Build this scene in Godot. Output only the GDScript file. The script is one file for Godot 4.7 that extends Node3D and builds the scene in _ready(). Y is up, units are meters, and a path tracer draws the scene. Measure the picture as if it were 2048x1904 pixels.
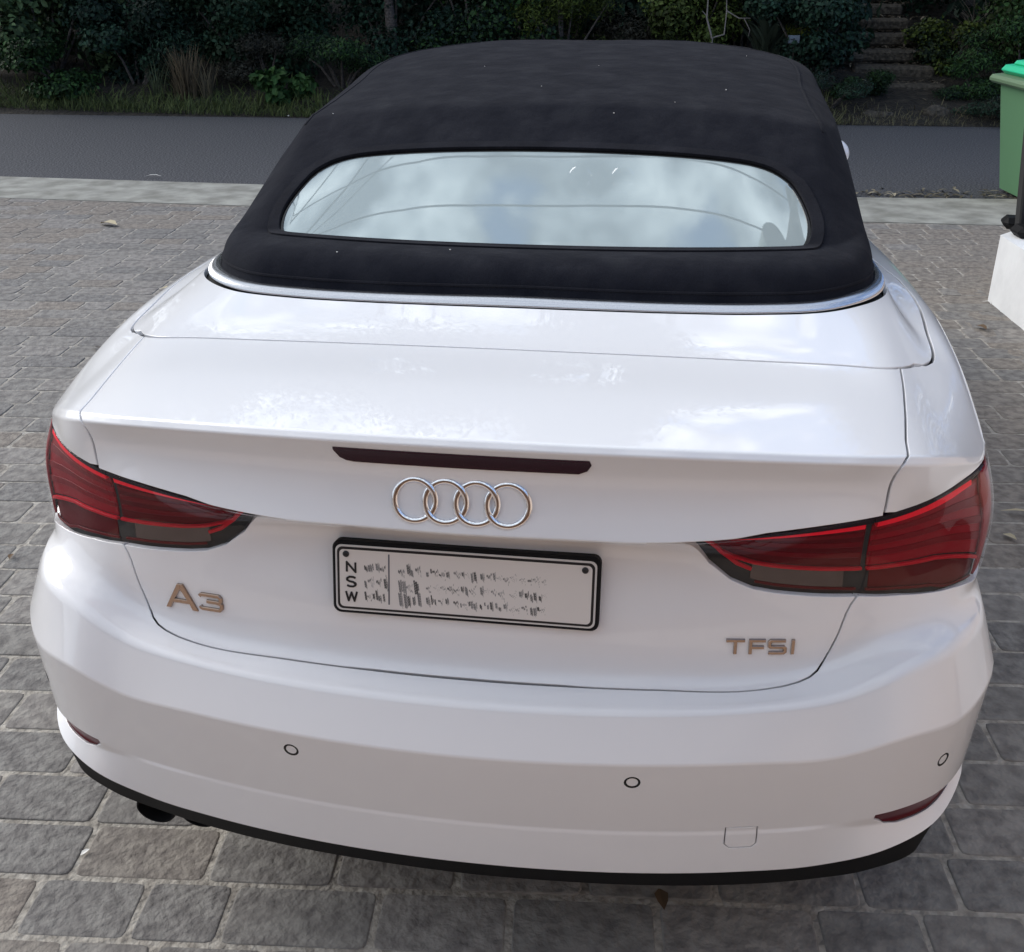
extends Node3D
# A white soft-top car seen from behind on a paved driveway, a road and a dark bushy bank beyond.

var rng := RandomNumberGenerator.new()
var mats := {}
var cam_xf: Transform3D
var used := {}

# ---------------------------------------------------------------- naming
func numbered(called: String) -> String:
	var k: int = used.get(called, 0)
	used[called] = k + 1
	return called if k == 0 else "%s_%03d" % [called, k]

func tag(o: Node, label: String, category := "", group := "", kind := "") -> void:
	if label: o.set_meta("label", label)
	if category: o.set_meta("category", category)
	if group: o.set_meta("group", group)
	if kind: o.set_meta("kind", kind)

func thing(called: String, label: String, category: String, at := Vector3.ZERO, group := "") -> Node3D:
	var o := Node3D.new()
	o.name = numbered(called)
	add_child(o)
	o.position = at
	tag(o, label, category, group)
	return o

func put(called: String, mesh: Mesh, mat: Material, parent: Node = null) -> MeshInstance3D:
	var o := MeshInstance3D.new()
	o.mesh = mesh
	o.material_override = mat
	if parent == null:
		o.name = numbered(called)
		add_child(o)
	else:
		o.name = part_name(parent, called)
		parent.add_child(o, true)
	return o

func part_name(parent: Node, called: String) -> String:
	var counts: Dictionary = parent.get_meta("_n", {})
	var k: int = counts.get(called, 0)
	counts[called] = k + 1
	parent.set_meta("_n", counts)
	return called if k == 0 else "%s_%03d" % [called, k]

# ---------------------------------------------------------------- materials
func lin(r: float, g: float, b: float) -> Color:
	return Color(r, g, b).linear_to_srgb()

func mat(color: Color, rough := 0.6, metal := 0.0, coat := 0.0) -> StandardMaterial3D:
	var m := StandardMaterial3D.new()
	m.albedo_color = color
	m.roughness = rough
	m.metallic = metal
	if coat > 0.0:
		m.clearcoat_enabled = true
		m.clearcoat = coat
		m.clearcoat_roughness = 0.02
	return m

func noise_tex(size: int, freq: float, ramp: Gradient = null, kind := FastNoiseLite.TYPE_SIMPLEX_SMOOTH, octaves := 5, seed_no := 1) -> NoiseTexture2D:
	var n := FastNoiseLite.new()
	n.noise_type = kind
	n.frequency = freq
	n.fractal_octaves = octaves
	n.seed = seed_no
	var t := NoiseTexture2D.new()
	t.width = size
	t.height = size
	t.seamless = true
	t.noise = n
	if ramp: t.color_ramp = ramp
	return t

func ramp(stops: Array) -> Gradient:
	var g := Gradient.new()
	var off := PackedFloat32Array()
	var col := PackedColorArray()
	for s in stops:
		off.append(s[0])
		col.append(s[1])
	g.offsets = off
	g.colors = col
	return g

func world_mat(tex: Texture2D, scale: float, bump: Texture2D, bump_cm: float, rough := 0.9, tint := Color.WHITE) -> StandardMaterial3D:
	var m := mat(tint, rough)
	m.albedo_texture = tex
	m.uv1_triplanar = true
	m.uv1_world_triplanar = true
	m.uv1_scale = Vector3.ONE * scale
	if bump:
		m.heightmap_enabled = true
		m.heightmap_texture = bump
		m.heightmap_scale = bump_cm
	return m

# ---------------------------------------------------------------- shape helpers
func tri(st: SurfaceTool, a: Vector3, b: Vector3, c: Vector3, na := Vector3.ZERO, nb := Vector3.ZERO, nc := Vector3.ZERO) -> void:
	# given with the outward normal n: wound clockwise as seen from outside
	var n := na + nb + nc
	if n == Vector3.ZERO:
		n = (b - a).cross(c - a)
		if n.length() < 1e-14: return
		n = n.normalized()
		na = n; nb = n; nc = n
	if (b - a).cross(c - a).dot(n) > 0.0:
		st.set_normal(na); st.add_vertex(a)
		st.set_normal(nc); st.add_vertex(c)
		st.set_normal(nb); st.add_vertex(b)
	else:
		st.set_normal(na); st.add_vertex(a)
		st.set_normal(nb); st.add_vertex(b)
		st.set_normal(nc); st.add_vertex(c)

func quad(st: SurfaceTool, a: Vector3, b: Vector3, c: Vector3, d: Vector3, n: Vector3) -> void:
	tri(st, a, b, c, n, n, n)
	tri(st, a, c, d, n, n, n)

func begin() -> SurfaceTool:
	var st := SurfaceTool.new()
	st.begin(Mesh.PRIMITIVE_TRIANGLES)
	return st

func box(st: SurfaceTool, lo: Vector3, hi: Vector3, xf := Transform3D(), bevel := 0.0) -> void:
	# an axis box with chamfered edges
	var c := (lo + hi) / 2.0
	var h := (hi - lo) / 2.0
	var b := minf(bevel, minf(h.x, minf(h.y, h.z)) * 0.9)
	for ax in 3:
		for s in [-1.0, 1.0]:
			var n := Vector3.ZERO
			n[ax] = s
			var u := Vector3.ZERO
			u[(ax + 1) % 3] = h[(ax + 1) % 3] - b
			var v := Vector3.ZERO
			v[(ax + 2) % 3] = h[(ax + 2) % 3] - b
			var o: Vector3 = c + n * h[ax]
			quad(st, xf * (o - u - v), xf * (o + u - v), xf * (o + u + v), xf * (o - u + v), xf.basis * n)
	if b <= 0.0: return
	for ax in 3:
		var i1 := (ax + 1) % 3
		var i2 := (ax + 2) % 3
		for s1 in [-1.0, 1.0]:
			for s2 in [-1.0, 1.0]:
				var l := Vector3.ZERO
				l[ax] = h[ax] - b
				var p1 := c
				p1[i1] += s1 * h[i1]; p1[i2] += s2 * (h[i2] - b)
				var p2 := c
				p2[i1] += s1 * (h[i1] - b); p2[i2] += s2 * h[i2]
				var n := Vector3.ZERO
				n[i1] = s1; n[i2] = s2
				n = n.normalized()
				quad(st, xf * (p1 - l), xf * (p1 + l), xf * (p2 + l), xf * (p2 - l), xf.basis * n)
	for sx in [-1.0, 1.0]:
		for sy in [-1.0, 1.0]:
			for sz in [-1.0, 1.0]:
				var s := Vector3(sx, sy, sz)
				var k := c + s * h
				var n := s.normalized()
				tri(st, xf * (k - Vector3(0, sy, sz) * b), xf * (k - Vector3(sx, 0, sz) * b), xf * (k - Vector3(sx, sy, 0) * b), xf.basis * n, xf.basis * n, xf.basis * n)

func box_mesh(lo: Vector3, hi: Vector3, bevel := 0.0, xf := Transform3D()) -> ArrayMesh:
	var st := begin()
	box(st, lo, hi, xf, bevel)
	return st.commit()

func tube(st: SurfaceTool, pts: Array, radii: Array, sides := 8, caps := true) -> void:
	var rings := []
	var up := Vector3(0.123, 0.91, 0.31)
	for i in pts.size():
		var d: Vector3 = (pts[mini(i + 1, pts.size() - 1)] - pts[maxi(i - 1, 0)]).normalized()
		if absf(d.dot(up)) > 0.95: up = Vector3(0.9, 0.1, 0.3)
		var a := d.cross(up).normalized()
		var b := d.cross(a).normalized()
		up = -a.cross(d).normalized() if false else up
		var ring := []
		for k in sides:
			var w := TAU * k / sides
			ring.append([pts[i] + (a * cos(w) + b * sin(w)) * radii[i], a * cos(w) + b * sin(w)])
		rings.append(ring)
	for i in rings.size() - 1:
		for k in sides:
			var p = rings[i][k]; var q = rings[i][(k + 1) % sides]
			var r = rings[i + 1][(k + 1) % sides]; var s = rings[i + 1][k]
			tri(st, p[0], q[0], r[0], p[1], q[1], r[1])
			tri(st, p[0], r[0], s[0], p[1], r[1], s[1])
	if caps:
		for e in [0, rings.size() - 1]:
			var n: Vector3 = (pts[0] - pts[1]).normalized() if e == 0 else (pts[e] - pts[e - 1]).normalized()
			for k in sides:
				tri(st, pts[e], rings[e][k][0], rings[e][(k + 1) % sides][0], n, n, n)

func tube_mesh(pts: Array, radii: Array, sides := 8) -> ArrayMesh:
	var st := begin()
	tube(st, pts, radii, sides)
	return st.commit()

func lathe(st: SurfaceTool, prof: Array, xf: Transform3D, sides := 32) -> void:
	# profile of Vector2(radius, height along local y), turned about local y; flat-shaded across profile corners
	for i in prof.size() - 1:
		var a: Vector2 = prof[i]
		var b: Vector2 = prof[i + 1]
		var n2 := Vector2(b.y - a.y, a.x - b.x).normalized()
		for k in sides:
			var w0 := TAU * k / sides
			var w1 := TAU * (k + 1) / sides
			var d0 := Vector3(cos(w0), 0, sin(w0))
			var d1 := Vector3(cos(w1), 0, sin(w1))
			var n0 := xf.basis * (d0 * n2.x + Vector3.UP * n2.y)
			var n1 := xf.basis * (d1 * n2.x + Vector3.UP * n2.y)
			var p := xf * (d0 * a.x + Vector3.UP * a.y)
			var q := xf * (d1 * a.x + Vector3.UP * a.y)
			var r := xf * (d1 * b.x + Vector3.UP * b.y)
			var s := xf * (d0 * b.x + Vector3.UP * b.y)
			tri(st, p, q, r, n0, n1, n1)
			tri(st, p, r, s, n0, n1, n0)

func prism(st: SurfaceTool, poly: PackedVector2Array, y0: float, y1: float) -> void:
	# plan polygon (x, z) pulled up from y0 to y1
	var t := Geometry2D.triangulate_polygon(poly)
	for i in range(0, t.size(), 3):
		var a := poly[t[i]]; var b := poly[t[i + 1]]; var c := poly[t[i + 2]]
		tri(st, Vector3(a.x, y1, a.y), Vector3(b.x, y1, b.y), Vector3(c.x, y1, c.y), Vector3.UP, Vector3.UP, Vector3.UP)
	var ccw := area(poly) > 0.0
	for i in poly.size():
		var a := poly[i]
		var b := poly[(i + 1) % poly.size()]
		var n2 := Vector2(b.y - a.y, a.x - b.x).normalized() * (1.0 if ccw else -1.0)
		var n := Vector3(n2.x, 0, n2.y)
		quad(st, Vector3(a.x, y0, a.y), Vector3(b.x, y0, b.y), Vector3(b.x, y1, b.y), Vector3(a.x, y1, a.y), n)

func area(p: PackedVector2Array) -> float:
	var s := 0.0
	for i in p.size():
		s += p[i].cross(p[(i + 1) % p.size()])
	return s / 2.0

func extrude(st: SurfaceTool, polys: Array, depth: float, xf: Transform3D, chamfer := 0.0006) -> void:
	# 2D shapes (x right, y up) raised along local z with a chamfered rim
	for poly: PackedVector2Array in polys:
		if poly.size() < 3: continue
		var p := poly.duplicate()
		if area(p) < 0.0: p.reverse()
		var n := p.size()
		var inner := PackedVector2Array()
		for i in n:
			var d0 := (p[i] - p[(i + n - 1) % n]).normalized()
			var d1 := (p[(i + 1) % n] - p[i]).normalized()
			var m := (Vector2(-d0.y, d0.x) + Vector2(-d1.y, d1.x)).normalized()
			inner.append(p[i] + m * chamfer)
		var t := Geometry2D.triangulate_polygon(p)
		var nz := xf.basis.z.normalized()
		for i in range(0, t.size(), 3):
			tri(st, xf * v3(inner[t[i]], depth), xf * v3(inner[t[i + 1]], depth), xf * v3(inner[t[i + 2]], depth), nz, nz, nz)
		for i in n:
			var j := (i + 1) % n
			var e := (p[j] - p[i]).normalized()
			var o := xf.basis.orthonormalized() * Vector3(e.y, -e.x, 0)
			quad(st, xf * v3(p[i], 0), xf * v3(p[j], 0), xf * v3(p[j], depth - chamfer), xf * v3(p[i], depth - chamfer), o)
			quad(st, xf * v3(p[i], depth - chamfer), xf * v3(p[j], depth - chamfer), xf * v3(inner[j], depth), xf * v3(inner[i], depth), (o + nz).normalized())

func v3(p: Vector2, z: float) -> Vector3:
	return Vector3(p.x, p.y, z)

func strokes(lines: Array, w: float, round_joint := true) -> Array:
	var polys := []
	for l in lines:
		var pts := PackedVector2Array(l)
		for q in Geometry2D.offset_polyline(pts, w / 2.0, Geometry2D.JOIN_ROUND if round_joint else Geometry2D.JOIN_MITER, Geometry2D.END_BUTT):
			polys.append(q)
	var out := []
	for q in polys:
		var cur: PackedVector2Array = q
		var rest := []
		for o in out:
			var m := Geometry2D.merge_polygons(cur, o)
			if m.size() == 1: cur = m[0]
			else: rest.append(o)
		rest.append(cur)
		out = rest
	return out

func rounded(w: float, h: float, r: float, n := 5) -> PackedVector2Array:
	var p := PackedVector2Array()
	for c in [[w / 2 - r, h / 2 - r, 0.0], [-w / 2 + r, h / 2 - r, PI / 2], [-w / 2 + r, -h / 2 + r, PI], [w / 2 - r, -h / 2 + r, PI * 1.5]]:
		for k in n + 1:
			var a: float = c[2] + PI / 2 * k / n
			p.append(Vector2(c[0] + cos(a) * r, c[1] + sin(a) * r))
	return p

# ---------------------------------------------------------------- the car's skin
# Lines run from the middle of the tail (t = 0) round the corner and along the side to the middle of the nose (t = 17); v counts them from the tail's lower edge up to the roof.
var skin: Array[PackedVector3Array] = []
var crease := PackedByteArray()
var fillet := PackedFloat32Array()
var ts := PackedFloat32Array()
var vs := PackedFloat32Array()
var gp := PackedVector3Array()
var gn := PackedVector3Array()

func line(c: int, d: float, a: Array) -> void:
	var half := PackedVector3Array()
	for i in range(0, a.size(), 3):
		half.append(Vector3(a[i], a[i + 1], a[i + 2]))
	var full := PackedVector3Array()
	for i in range(17, 0, -1):
		full.append(half[i] * Vector3(-1, 1, 1))
	full.append_array(half)
	skin.append(full)
	crease.append(c)
	fillet.append(d)

func tang(a: Vector3, b: Vector3, c: Vector3, h: float) -> Vector3:
	var d0 := maxf(a.distance_to(b), 1e-6)
	var d1 := maxf(b.distance_to(c), 1e-6)
	return ((b - a) / d0 * d1 + (c - b) / d1 * d0) / (d0 + d1) * h

func herm(p0: Vector3, p1: Vector3, m0: Vector3, m1: Vector3, u: float) -> Vector3:
	var u2 := u * u
	var u3 := u2 * u
	return p0 * (2 * u3 - 3 * u2 + 1) + m0 * (u3 - 2 * u2 + u) + p1 * (-2 * u3 + 3 * u2) + m1 * (u3 - u2)

func along(p: PackedVector3Array, s: float) -> Vector3:
	var n := p.size()
	var i := clampi(int(floor(s)), 0, n - 2)
	var h := maxf(p[i].distance_to(p[i + 1]), 1e-6)
	var m0 := tang(p[i - 1], p[i], p[i + 1], h) if i > 0 else p[i + 1] - p[i]
	var m1 := tang(p[i], p[i + 1], p[i + 2], h) if i < n - 2 else p[i + 1] - p[i]
	return herm(p[i], p[i + 1], m0, m1, s - i)

func column(t: float) -> PackedVector3Array:
	var c := PackedVector3Array()
	for l in skin: c.append(along(l, t + 17.0))
	return c

func up_column(c: PackedVector3Array, v: float) -> Vector3:
	var n := c.size()
	var i := clampi(int(floor(v)), 0, n - 2)
	var h := maxf(c[i].distance_to(c[i + 1]), 1e-6)
	var d := c[i + 1] - c[i]
	var b0 := i > 0 and crease[i] == 0
	var b1 := i < n - 2 and crease[i + 1] == 0
	var m0 := d
	var m1 := d
	if b0: m0 = tang(c[i - 1], c[i], c[i + 1], h)
	if b1: m1 = tang(c[i], c[i + 1], c[i + 2], h)
	if not b0 and b1: m0 = d * 1.5 - m1 * 0.5
	if not b1 and b0: m1 = d * 1.5 - m0 * 0.5
	return herm(c[i], c[i + 1], m0, m1, v - i)

func make_skin() -> void:
	line(1, 0.0060, [0, 0.258, 0.02, 0.15, 0.259, 0.0162, 0.3, 0.259, 0.0047, 0.45, 0.262, -0.0144, 0.58, 0.27, -0.0372, 0.68, 0.3, -0.045, 0.752, 0.322, -0.072, 0.8, 0.345, -0.19, 0.82, 0.26, -0.42, 0.83, 0.22, -0.62, 0.83, 0.2, -1, 0.83, 0.18, -1.6, 0.83, 0.18, -2.4, 0.83, 0.19, -3.2, 0.79, 0.21, -3.85, 0.66, 0.21, -4.15, 0.4, 0.2, -4.3, 0, 0.2, -4.35])  # diff
	line(1, 0.0060, [0, 0.319, 0.052, 0.15, 0.3195, 0.0482, 0.3, 0.3215, 0.0367, 0.45, 0.3267, 0.0176, 0.58, 0.3359, -0.0052, 0.688, 0.372, -0.02, 0.772, 0.393, -0.072, 0.836, 0.41, -0.18, 0.846, 0.36, -0.42, 0.851, 0.34, -0.62, 0.855, 0.32, -1, 0.853, 0.27, -1.6, 0.852, 0.27, -2.4, 0.847, 0.28, -3.2, 0.81, 0.3, -3.88, 0.69, 0.3, -4.2, 0.42, 0.3, -4.37, 0, 0.3, -4.42])  # white
	line(1, 0.0030, [0, 0.4065, 0.053, 0.15, 0.407, 0.0492, 0.3, 0.4088, 0.0377, 0.45, 0.413, 0.0186, 0.58, 0.42, -0.0042, 0.677, 0.417, -0.032, 0.759, 0.414, -0.084, 0.829, 0.424, -0.193, 0.849, 0.42, -0.42, 0.856, 0.41, -0.62, 0.861, 0.41, -1, 0.861, 0.39, -1.6, 0.861, 0.39, -2.4, 0.856, 0.4, -3.2, 0.82, 0.41, -3.9, 0.7, 0.41, -4.22, 0.42, 0.41, -4.39, 0, 0.41, -4.44])  # scoop
	line(1, 0.0030, [0, 0.4135, 0.052, 0.15, 0.414, 0.0482, 0.3, 0.4158, 0.0367, 0.45, 0.42, 0.0176, 0.58, 0.427, -0.0052, 0.682, 0.447, -0.024, 0.766, 0.452, -0.075, 0.838, 0.45, -0.185, 0.857, 0.435, -0.42, 0.861, 0.425, -0.62, 0.864, 0.425, -1, 0.863, 0.405, -1.6, 0.863, 0.405, -2.4, 0.858, 0.415, -3.2, 0.82, 0.425, -3.9, 0.7, 0.425, -4.22, 0.42, 0.425, -4.39, 0, 0.425, -4.44])  # low
	line(1, 0.0040, [0, 0.567, 0.075, 0.15, 0.5679, 0.0709, 0.3, 0.5706, 0.0588, 0.45, 0.5751, 0.0385, 0.58, 0.5805, 0.0144, 0.68, 0.6111, -0.0082, 0.772, 0.607, -0.068, 0.85, 0.62, -0.185, 0.868, 0.6, -0.42, 0.868, 0.59, -0.62, 0.872, 0.585, -1, 0.872, 0.57, -1.6, 0.872, 0.57, -2.4, 0.866, 0.57, -3.2, 0.82, 0.56, -3.9, 0.7, 0.54, -4.21, 0.42, 0.53, -4.38, 0, 0.53, -4.43])  # bmid
	line(1, 0.0130, [0, 0.64, 0.03, 0.15, 0.6405, 0.0262, 0.3, 0.6434, 0.0147, 0.45, 0.6522, -0.0044, 0.58, 0.6694, -0.0272, 0.672, 0.705, -0.055, 0.752, 0.722, -0.105, 0.822, 0.712, -0.21, 0.853, 0.7, -0.42, 0.864, 0.7, -0.62, 0.871, 0.69, -1, 0.869, 0.68, -1.6, 0.869, 0.68, -2.4, 0.862, 0.67, -3.2, 0.82, 0.63, -3.9, 0.7, 0.6, -4.2, 0.42, 0.58, -4.37, 0, 0.58, -4.42])  # ridge
	line(0, 0.0000, [0, 0.645, -0.02, 0.15, 0.6457, -0.0236, 0.3, 0.6477, -0.0344, 0.45, 0.6511, -0.0524, 0.57, 0.678, -0.083, 0.66, 0.722, -0.105, 0.742, 0.742, -0.155, 0.806, 0.74, -0.235, 0.846, 0.745, -0.42, 0.86, 0.745, -0.62, 0.869, 0.73, -1, 0.867, 0.72, -1.6, 0.866, 0.72, -2.4, 0.859, 0.71, -3.2, 0.82, 0.66, -3.9, 0.7, 0.63, -4.19, 0.42, 0.605, -4.36, 0, 0.605, -4.41])  # lid
	line(0, 0.0000, [0, 0.755, -0.055, 0.15, 0.755, -0.0582, 0.3, 0.755, -0.0676, 0.45, 0.757, -0.0834, 0.58, 0.76, -0.1021, 0.665, 0.768, -0.13, 0.741, 0.775, -0.18, 0.815, 0.78, -0.25, 0.849, 0.79, -0.42, 0.857, 0.8, -0.62, 0.864, 0.8, -1, 0.863, 0.79, -1.6, 0.861, 0.79, -2.4, 0.855, 0.77, -3.2, 0.82, 0.71, -3.9, 0.7, 0.66, -4.18, 0.42, 0.63, -4.35, 0, 0.63, -4.4])  # low panel
	line(0, 0.0000, [0, 0.885, -0.072, 0.15, 0.885, -0.0738, 0.3, 0.884, -0.0792, 0.45, 0.886, -0.078, 0.58, 0.888, -0.106, 0.67, 0.89, -0.148, 0.742, 0.89, -0.198, 0.818, 0.885, -0.268, 0.846, 0.89, -0.44, 0.852, 0.89, -0.64, 0.857, 0.885, -1, 0.856, 0.875, -1.6, 0.853, 0.86, -2.4, 0.847, 0.83, -3.2, 0.81, 0.75, -3.89, 0.69, 0.685, -4.17, 0.41, 0.65, -4.33, 0, 0.65, -4.385])  # top panel
	line(1, 0.0050, [0, 0.908, -0.015, 0.15, 0.9085, -0.0188, 0.3, 0.9065, -0.0303, 0.45, 0.915, -0.06, 0.58, 0.929, -0.098, 0.67, 0.937, -0.14, 0.738, 0.941, -0.195, 0.804, 0.942, -0.285, 0.835, 0.945, -0.45, 0.842, 0.945, -0.65, 0.851, 0.945, -1, 0.85, 0.93, -1.6, 0.847, 0.905, -2.4, 0.841, 0.87, -3.2, 0.8, 0.78, -3.87, 0.68, 0.7, -4.16, 0.4, 0.665, -4.31, 0, 0.66, -4.37])  # mid
	line(0, 0.0000, [0, 0.997, -0.04, 0.15, 0.9963, -0.0445, 0.3, 0.9943, -0.058, 0.45, 0.9909, -0.0805, 0.58, 0.9869, -0.1073, 0.67, 0.972, -0.135, 0.735, 0.961, -0.198, 0.799, 0.949, -0.292, 0.83, 0.955, -0.46, 0.843, 0.96, -0.66, 0.85, 0.96, -1, 0.85, 0.947, -1.6, 0.846, 0.92, -2.4, 0.841, 0.88, -3.2, 0.8, 0.79, -3.86, 0.68, 0.71, -4.155, 0.4, 0.673, -4.305, 0, 0.665, -4.365])  # dark
	line(1, 0.0042, [0, 1.05, -0.02, 0.15, 1.0482, -0.0249, 0.3, 1.043, -0.0398, 0.45, 1.0342, -0.0646, 0.58, 1.0238, -0.094, 0.672, 1.009, -0.137, 0.737, 0.983, -0.203, 0.802, 0.953, -0.3, 0.831, 0.963, -0.47, 0.844, 0.97, -0.67, 0.85, 0.97, -1, 0.85, 0.957, -1.6, 0.845, 0.928, -2.4, 0.84, 0.885, -3.2, 0.8, 0.795, -3.855, 0.68, 0.715, -4.152, 0.4, 0.677, -4.302, 0, 0.668, -4.362])  # lip2
	line(1, 0.0042, [0, 1.06, -0.03, 0.15, 1.0583, -0.035, 0.3, 1.0533, -0.0498, 0.45, 1.0448, -0.0746, 0.58, 1.0348, -0.104, 0.667, 1.021, -0.146, 0.733, 0.996, -0.212, 0.803, 0.957, -0.308, 0.831, 0.968, -0.48, 0.843, 0.976, -0.68, 0.849, 0.978, -1, 0.849, 0.965, -1.6, 0.844, 0.935, -2.4, 0.84, 0.89, -3.2, 0.795, 0.8, -3.85, 0.675, 0.72, -4.15, 0.4, 0.68, -4.3, 0, 0.67, -4.36])  # lip
	line(0, 0.0000, [0, 1.0655, -0.22, 0.15, 1.0641, -0.2223, 0.3, 1.0601, -0.229, 0.45, 1.0534, -0.2402, 0.58, 1.0453, -0.2536, 0.665, 1.034, -0.29, 0.73, 1.016, -0.36, 0.785, 1.01, -0.48, 0.803, 1.028, -0.68, 0.808, 1.037, -0.9, 0.808, 1.037, -1.15, 0.8, 1.015, -1.6, 0.79, 0.97, -2.4, 0.77, 0.935, -3, 0.7, 0.86, -3.75, 0.58, 0.77, -4.05, 0.33, 0.73, -4.2, 0, 0.72, -4.26])  # deck
	line(0, 0.0000, [0, 1.062, -0.42, 0.15, 1.0614, -0.4211, 0.3, 1.0596, -0.4245, 0.45, 1.0565, -0.4301, 0.58, 1.0529, -0.4368, 0.665, 1.0475, -0.445, 0.722, 1.0355, -0.5, 0.752, 1.036, -0.6, 0.753, 1.046, -0.79, 0.753, 1.055, -0.98, 0.752, 1.056, -1.24, 0.75, 1.035, -1.6, 0.745, 1, -2.4, 0.73, 0.965, -3, 0.62, 0.91, -3.6, 0.5, 0.85, -3.85, 0.28, 0.82, -3.97, 0, 0.81, -4])  # gap
	line(1, 0.0030, [0, 1.081, -0.62, 0.15, 1.0802, -0.622, 0.3, 1.0788, -0.629, 0.45, 1.0785, -0.642, 0.58, 1.0805, -0.67, 0.658, 1.08, -0.735, 0.708, 1.076, -0.82, 0.734, 1.073, -0.925, 0.736, 1.071, -1, 0.736, 1.07, -1.13, 0.736, 1.065, -1.33, 0.734, 1.043, -1.75, 0.73, 1.005, -2.45, 0.71, 0.975, -2.95, 0.62, 0.97, -3.15, 0.46, 0.97, -3.26, 0.25, 0.97, -3.33, 0, 0.97, -3.36])  # trimo
	line(1, 0.0030, [0, 1.084, -0.665, 0.15, 1.0815, -0.667, 0.3, 1.079, -0.674, 0.45, 1.079, -0.687, 0.575, 1.081, -0.714, 0.645, 1.081, -0.777, 0.691, 1.078, -0.855, 0.716, 1.076, -0.955, 0.718, 1.074, -1.03, 0.718, 1.073, -1.145, 0.718, 1.068, -1.34, 0.716, 1.046, -1.76, 0.71, 1.01, -2.45, 0.69, 0.985, -2.92, 0.6, 0.985, -3.1, 0.45, 0.985, -3.21, 0.245, 0.985, -3.28, 0, 0.985, -3.31])  # trimi
	line(0, 0.0000, [0, 1.112, -0.678, 0.15, 1.11, -0.68, 0.3, 1.108, -0.687, 0.45, 1.108, -0.7, 0.575, 1.109, -0.728, 0.645, 1.108, -0.79, 0.69, 1.105, -0.868, 0.713, 1.103, -0.965, 0.716, 1.1, -1.05, 0.716, 1.095, -1.17, 0.716, 1.088, -1.37, 0.714, 1.065, -1.77, 0.705, 1.03, -2.45, 0.685, 1.005, -2.9, 0.59, 1.01, -3.06, 0.44, 1.01, -3.17, 0.24, 1.01, -3.24, 0, 1.01, -3.27])  # fold
	line(1, 0.0120, [0, 1.137, -0.85, 0.15, 1.1375, -0.8523, 0.3, 1.139, -0.86, 0.45, 1.1415, -0.8752, 0.555, 1.1438, -0.8922, 0.622, 1.1455, -0.9066, 0.668, 1.15, -0.965, 0.697, 1.152, -1.03, 0.708, 1.15, -1.12, 0.711, 1.145, -1.24, 0.71, 1.138, -1.44, 0.706, 1.115, -1.82, 0.692, 1.08, -2.45, 0.665, 1.05, -2.86, 0.57, 1.06, -2.99, 0.43, 1.06, -3.09, 0.235, 1.06, -3.16, 0, 1.06, -3.19])  # wbot
	line(1, 0.0120, [0, 1.2925, -1.155, 0.15, 1.2909, -1.1527, 0.3, 1.2852, -1.146, 0.45, 1.273, -1.1347, 0.54, 1.261, -1.1258, 0.605, 1.2495, -1.1184, 0.655, 1.248, -1.2, 0.687, 1.246, -1.29, 0.697, 1.246, -1.4, 0.699, 1.245, -1.54, 0.697, 1.24, -1.74, 0.69, 1.225, -2.05, 0.673, 1.18, -2.5, 0.635, 1.14, -2.8, 0.54, 1.15, -2.91, 0.41, 1.155, -3, 0.225, 1.155, -3.06, 0, 1.155, -3.09])  # wtop
	line(1, 0.0220, [0, 1.3735, -1.33, 0.15, 1.3718, -1.327, 0.3, 1.366, -1.324, 0.45, 1.3546, -1.321, 0.545, 1.3433, -1.3191, 0.612, 1.3328, -1.3178, 0.655, 1.314, -1.4, 0.682, 1.308, -1.52, 0.689, 1.307, -1.66, 0.689, 1.305, -1.84, 0.686, 1.302, -2, 0.677, 1.285, -2.25, 0.655, 1.25, -2.56, 0.605, 1.225, -2.745, 0.51, 1.235, -2.83, 0.39, 1.24, -2.9, 0.21, 1.245, -2.96, 0, 1.245, -2.99])  # r1
	line(1, 0.0300, [0, 1.417, -1.77, 0.15, 1.416, -1.77, 0.3, 1.412, -1.77, 0.45, 1.402, -1.76, 0.54, 1.391, -1.76, 0.608, 1.376, -1.775, 0.652, 1.362, -1.83, 0.676, 1.355, -1.92, 0.683, 1.353, -2.02, 0.682, 1.352, -2.12, 0.674, 1.35, -2.25, 0.653, 1.337, -2.42, 0.625, 1.315, -2.6, 0.57, 1.3, -2.69, 0.48, 1.315, -2.75, 0.37, 1.33, -2.79, 0.2, 1.335, -2.83, 0, 1.337, -2.85])  # r2
	line(0, 0.0000, [0, 1.444, -2.25, 0.13, 1.444, -2.25, 0.26, 1.442, -2.25, 0.39, 1.437, -2.25, 0.476, 1.43, -2.25, 0.542, 1.422, -2.255, 0.581, 1.413, -2.27, 0.601, 1.408, -2.295, 0.606, 1.405, -2.32, 0.602, 1.404, -2.35, 0.588, 1.402, -2.4, 0.575, 1.398, -2.47, 0.55, 1.39, -2.54, 0.5, 1.385, -2.6, 0.42, 1.39, -2.63, 0.32, 1.395, -2.65, 0.17, 1.4, -2.67, 0, 1.4, -2.68])  # r3
	line(0, 0.0000, [0, 1.446, -2.38, 0.09, 1.446, -2.38, 0.18, 1.445, -2.38, 0.27, 1.443, -2.38, 0.33, 1.441, -2.38, 0.37, 1.439, -2.38, 0.39, 1.438, -2.385, 0.4, 1.437, -2.39, 0.405, 1.436, -2.395, 0.405, 1.436, -2.4, 0.4, 1.436, -2.41, 0.39, 1.435, -2.43, 0.36, 1.434, -2.45, 0.33, 1.433, -2.47, 0.28, 1.434, -2.49, 0.2, 1.434, -2.5, 0.1, 1.435, -2.5, 0, 1.435, -2.5])  # r4
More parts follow.
